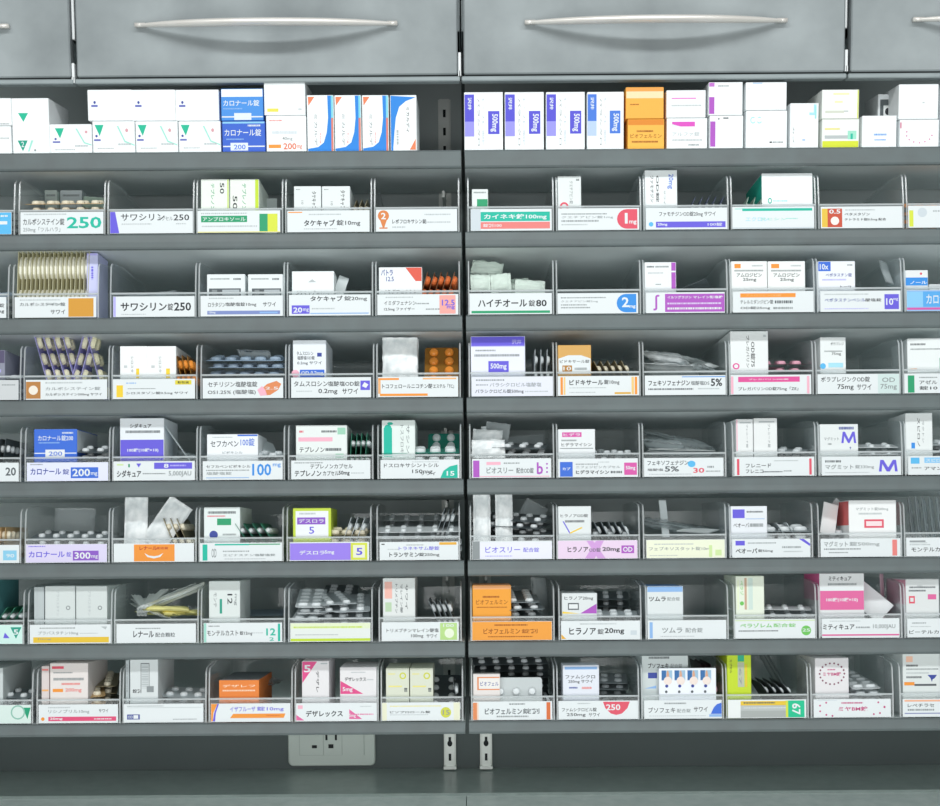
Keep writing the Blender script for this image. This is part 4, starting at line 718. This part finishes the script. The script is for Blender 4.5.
tray(8, 6, 'r 0 4 5 100 e08a5a;r 93 4 98 100 d9703c;r 5 4 7 100 f0d0bc;T 15 36 62 70 D ビオフェルミン;t 63 38 84 68 D 錠剤;g 30 78 70 86 G;g 46 10 66 16 D', [
  ('b', 472, 674, 500, 694, 'white carton with an orange outline', 'r 14 12 100 80 e08a5a;r 20 18 100 74 ece8e4;t 26 36 96 58 I ビオフェル', dict(col='e6dedb', t=.02)), (C_, 'pd', 'grey foil strip of three large white tablets', 516, .012, 1, 5, 10, .016),
  (S_, 'bk', 'dark sheet with white tablets in the back pile', 498, .10, 11, 90, 2), (F_, 'bk', 'dark tablet sheet leaning at right', 528, .08, 4, 8, -38, .008)])
tray(8, 7, 't 4 36 48 58 K ファムシクロビル錠;t 10 66 34 88 K 250mg;t 38 66 52 86 K サワイ;p R 56 4 90 4 87 40 80 70 73 78 66 70 59 40;T 60 18 78 52 W 250;g 24 10 40 16', [
  ('b', 563, 665, 599, 693, 'white carton with blue top edge', 'r 4 4 96 14 b;t 6 34 90 48 K ファムシクロ;t 14 52 84 66 K 250mg サワイ;g 16 78 40 84 I;g 52 78 80 86 r', dict(col='e2e5ee', t=.04)), (S_, 'wt', 'silver sheet at the back right', 620, .11, 7, 84, 2)])
tray(8, 8, 't 5 38 40 68 K ブソフェキ;t 42 46 60 68 G 配合錠;t 64 36 82 64 K サワイ;p B 86 76 90 40 94 22 100 14 100 76;r 84 78 100 92 b;g 26 12 54 20 G;g 6 84 80 87', [
  ('b', 642, 653, 688, 690, 'white carton with a blue square and dark name', 'r 12 52 32 68 I;T 12 26 58 40 K ブソフェキ;t 62 28 88 40 G 配合錠;g 14 8 60 14 D;p b 4 96 30 88 30 96', dict(col='cdd4d4', y=.012)),
  ('b', 659, 668, 716, 695, 'white and blue capsule card with tan capsules', ';'.join(f'r {4+q*23} 6 {12+q*23} 44 3a6ea8;r {12+q*23} 6 {23+q*23} 44 9fc0d8;o {15+q*23} 30 24 0.22 d9a58a;o {15+q*23} 46 16 0.3 f0e0d8;o {13+q*23} 66 6 0.6 I;o {12+q*23} 88 5 0.6 D' for q in range(4)), dict(col='eef1f8', y=.003, t=.003)), (F_, 'pk', 'dark maroon capsule sheet on edge', 698, .06, 3, 6, -8, .02)])
tray(8, 9, 'r 0 0 16 100 e9eceb;r 16 6 78 30 e6c23c;r 16 30 78 60 b9bebd;r 16 60 78 98 a9aeac;r 76 4 98 98 1fbf8f;r 74 4 77 98 D4dc4a;s 82 20 93 84 W *67;g 20 12 60 20 D;g 20 42 74 46 W', [
  ('b', 726, 653, 751, 690, 'lime carton with a green tab', 'r 44 4 72 22 2fb08a;r 44 24 72 92 b9bfa8;s 10 16 20 54 K カプセル;s 50 40 60 86 G 67;r 76 30 84 92 e6c23c', dict(col='C3d82f')),
  (F_, 'bk', 'dark tablet sheet leaning in a row', 764, .05, 4, 9, -52, .004), ('bag', 'clear film at the back', [(785, .12, 46, 60, 0, 90, 40, 60, 8)])])
tray(8, 10, 'T 32 40 70 66 c2407a ミヤBM錠;g 36 16 64 24 c2407a;o 8 34 5 0.3 c2407a;o 8 66 5 0.3 c2407a;o 16 18 5 0.3 c2407a;o 16 86 5 0.3 c2407a;o 24 92 5 0.3 c2407a;o 78 84 5 0.3 c2407a;o 84 18 5 0.3 c2407a;o 92 44 6 0.3 c2407a;o 86 78 5 0.3 c2407a;r 4 4 30 6 z', [
  ('b', 811, 658, 849, 688, 'white carton with an oval ring of magenta dots', 'T 22 46 78 60 c2407a ミヤBM錠;g 36 36 60 40 c2407a;' + ';'.join(f'o {50+38*math.cos(q*math.pi/9):.1f} {52+36*math.sin(q*math.pi/9):.1f} 3 1 7a3050' for q in range(18)), dict(col='e6e3e5', yaw=3)),
  (S_, 'lg', 'long white tablet sheet, left pile', 861, .03, 7, 4, 2), (S_, 'lg', 'long white tablet sheet, right pile', 879, .10, 7, 4, 2)])
tray(8, 11, 'r 2 4 100 14 f0b090;r 2 78 100 84 8a90b8;t 6 26 40 46 K レベチラセ;g 6 56 40 66 G', [
  ('b', 903, 653, 940, 686, 'white carton with an orange square and navy cup mark', 'r 8 8 26 26 f0c0a8;g 8 34 40 40 K;g 8 46 96 50 G;g 8 58 70 62;g 8 70 50 76 D;p I 66 66 92 66 86 76 80 80 78 88 74 76;r 2 88 30 98 O;r 30 94 90 100 D', dict(col='dde2e1'))])

# ------------------------------------------------------------------ cartons on the top shelf
RM = row_frame(1)
def top(a, t, b, q, desc, spec, zt=None, col='f3f6f7', d=.10, side=None, y=.006, grp=None):
    """a carton standing on the top shelf (q None) or on the ones below"""
    Y = y; P0, P1 = loc(1, a, 152, Y), loc(1, b, t, Y)
    z0 = .0003 if q is None else loc(1, a, q, Y).z + .0003
    carton(RM, P0.x + .0008, P1.x - .0008, z0, P1.z, Y, d, spec, P1.z - z0, col, desc + ' on the top shelf', side=side)
TRI = 'p 22b894 46 4 72 4 59 46;t 54 10 64 28 W 5;'
LOGO = 'o 15 40 5 1 I;r 6 50 26 58 6a70b8;'
for a, b in ((-30, 11.5),):
    top(a, 126, b, None, 'lower white carton at the far left edge', 'g 60 40 96 46'); top(a, 98, b, 126, 'upper white carton at the far left edge', 'g 60 92 96 96 G')
top(12.5, 98, 49, None, 'tall white carton with two teal emblems', 'p 22b894 16 26 44 26 30 42;p 1f9c84 12 76 40 76 26 96;t 22 78 30 88 W 2;p 9fe0d0 50 76 56 76 44 96 40 96;o 60 94 2 1 G', d=.09)
top(49.5, 124, 92, None, 'low white carton with teal triangle, first in the chain,', 'p 22b894 12 12 34 12 24 48;o 13 50 4 1 I;r 6 58 24 64 6a70b8;p 9fe0d0 62 14 66 14 84 62 100 70 100 74 82 66;o 88 26 5 1 d9a0a8;g 10 86 60 90;g 60 72 92 78', y=.004)
for k, (a, b) in enumerate(((92.5, 135), (135.5, 178), (178.5, 221))):
    nth = ['left', 'middle', 'right'][k]
    top(a, 121, b, None, f'lower white carton with teal triangle, {nth} of three,', 'p 22b894 4 10 26 10 16 46;o 8 46 4 1 I;r 2 56 18 62 6a70b8;p 9fe0d0 58 14 62 14 78 62 100 74 100 78 76 66;o 82 28 6 0.8 d9a0a8;g 10 84 50 88;g 60 70 92 76', y=.004)
    top(a - 4 + .8 * k, 89.5, b - 3 + .6 * k, 121, f'plain upper white carton with tiny blue emblem, {nth} of three,', 'o 15 40 5 0.8 I;r 7 48 22 55 6a70b8;', y=.007)
top(222, 121, 265.5, None, 'lower blue and white carton', 't 4 24 92 48 W カロナール錠;g 8 56 50 60 b;r 0 80 100 84 W;r 18 70 60 96 dfe6f4;t 26 76 54 92 B 200;r 0 0 100 6 8cc8f0;g 60 10 90 16 W', col='3d66cc', y=.004)
top(221.5, 88.5, 263.5, 121, 'upper blue and white carton', 'r 0 0 100 24 f3f6f7;t 4 34 92 54 W カロナール錠;g 4 60 50 64 b;r 0 86 100 90 W;r 30 76 72 98 dfe6f4', col='4a90de', y=.006)
top(266, 115.5, 306.5, None, 'lower white carton printed 200mg in pale red', 'g 6 10 40 14 r;g 14 42 78 50 z;t 40 58 66 70 G 40mg;r 4 80 36 90 O;T 42 76 76 94 e07a5c 200;t 78 82 90 94 e07a5c mg', y=.005)
top(264.5, 81, 305.5, 115.5, 'upper white carton with a short yellow dash', 'r 6 80 34 90 e6dc5a;g 84 80 92 86', d=.14, y=.006)
SWO = 'p 2f86dc 78 0 92 0 92 100 0 100 0 95 40 92 62 84 74 66 80 40;p e8835c 2 2 28 2 4 18;s 26 32 38 90 G ミカルデ;s 46 66 52 86 r 5mg;r 92 0 100 40 7fd0e0;r 92 40 100 100 d98070'
for k, (a, b) in enumerate(((307, 334), (334.5, 361.5), (362, 389))):
    top(a, 95, b, None, f'white carton with blue swoosh and orange corner, {["first", "second", "third"][k]} of three,', SWO, d=.11)
top(390, 95, 417, None, 'white carton with the swoosh upside down', 'p 2f86dc 0 0 100 3 60 10 34 20 20 40 14 66 8 100 0 100;p e8835c 74 98 98 98 98 78;s 62 20 74 66 K ミカルディ;g 22 62 30 90', d=.11)
for k, (a, b) in enumerate(((463.8, 503.5), (504.3, 544.5), (545.5, 585.5), (586.5, 624.5))):
    c1, c2 = (('5a55d0', '9a96e8') if k < 3 else ('4a7ad8', 'b9cdf0'))
    top(a, 92 - k * .1, b, None, f'white carton with violet left bar and sideways 500mg, {["first", "second", "third", "fourth"][k]} of four,',
        f'r 0 3 25 50 {c1};r 0 50 25 76 {c2};s 8 8 18 30 W *沢井;s 34 10 40 92 G バラシクロ;s 46 10 52 92 z ビル錠;r 62 32 92 72 {c1};s 68 37 88 68 W *500mg', d=.12)
top(627, 119, 665, None, 'lower orange carton', 'r 0 0 100 18 e08a30;t 6 48 94 62 A0571a ビオフェルミン;g 24 36 70 42 A0571a;g 10 72 84 78 A0571a', col='f4b850')
top(625, 87, 664.5, 119, 'upper orange carton with a pale band', 'r 0 0 100 12 f2a050;r 0 12 100 34 f7dcb0;g 10 52 34 56 A0571a', col='f4b24c', y=.005)
top(666, 118, 708, None, 'lower white carton with a magenta banner', 'r 12 10 70 26 dd55c0;p W 12 18 34 26 12 26;t 12 44 82 58 g アルファ錠;g 12 68 88 74;g 54 84 80 90 G')
top(665.5, 90, 706.5, 118, 'upper white carton with a thin magenta line', 'r 12 26 76 31 e48ad0;g 12 52 90 58 g')
top(708.8, 115.5, 744, None, 'lower white carton with purple stripe', 'r 0 16 16 94 b058c0;o 26 8 3 1 G;r 40 4 56 8 D')
top(707.5, 82, 743.5, 115.5, 'upper white carton with purple stripe', 'r 0 0 16 12 c070c8;r 0 44 16 96 b058c0;g 26 8 60 12 G', d=.1)
top(745, 110.5, 788, None, 'lower white carton with pale teal brackets', 'q 16 24 9 0.8 9fe0e0 0.7;q 32 24 9 0.8 9fe0e0 0.7;r 58 82 64 86 K;g 66 82 92 86 G;r 14 18 40 28 f3f6f7')
top(744.5, 82, 787.5, 110.5, 'upper white carton, plain with a blue edge mark', 'r 16 0 40 3 b;g 4 20 8 26 z')
top(789, 103, 819.5, None, 'white carton with a teal corner mark', 'r 68 2 94 26 a9dff0;r 68 2 84 20 f3f6f7;r 88 6 94 34 9fe0e0;s 8 52 14 90 G カプ;g 44 80 54 84 b')
top(821, 119, 860, None, 'lower carton with chartreuse base band', 'r 0 76 100 100 D4dc3a;r 6 30 48 36 y;r 6 56 80 68 b9bfc1;r 70 40 94 70 9fe0c8;r 78 50 84 70 T', col='f0f3ee', d=.12)
top(820.5, 89.5, 860, 119, 'upper carton with pale yellow print', 'r 30 10 74 16 ecebb0;r 34 38 56 44 ecebb0;r 14 72 72 76 b9bfc1;r 8 72 60 80 d3d6c8;r 97 0 100 100 D4dc3a', col='f0f3ee', d=.12)
top(861, 115.5, 897.5, None, 'low white carton with small blue type', 'g 34 56 72 62 A;g 36 74 70 78 A')
top(898.5, 119.5, 940, None, 'lower white carton with a pink dotted arc', ';'.join(f'o {50+34*math.cos(q*math.pi/7+.2):.0f} {50+34*math.sin(q*math.pi/7+.2):.0f} 3 1 d98ab0' for q in range(8)) + ';r 0 8 3 30 d05080')
top(897, 84, 939.5, 119.5, 'upper plain white carton', 'g 60 50 66 54', d=.14)
top(941, 82, 975, None, 'white carton edged in bright blue', 'r 0 0 30 60 A')
P = loc(1, 880, 92, .055)
carton(RM, at(876, 95, .06).x, at(897, 95, .06).x - .004, .0003, loc(1, 878, 94, .05).z, .05, .06, 'r 10 10 94 60 5f6669;r 30 22 70 46 eceeee;o 56 34 7 0.8 2b2e33', .058, 'e2e6e8', 'white carton with a dark printed panel standing half hidden on the top shelf')
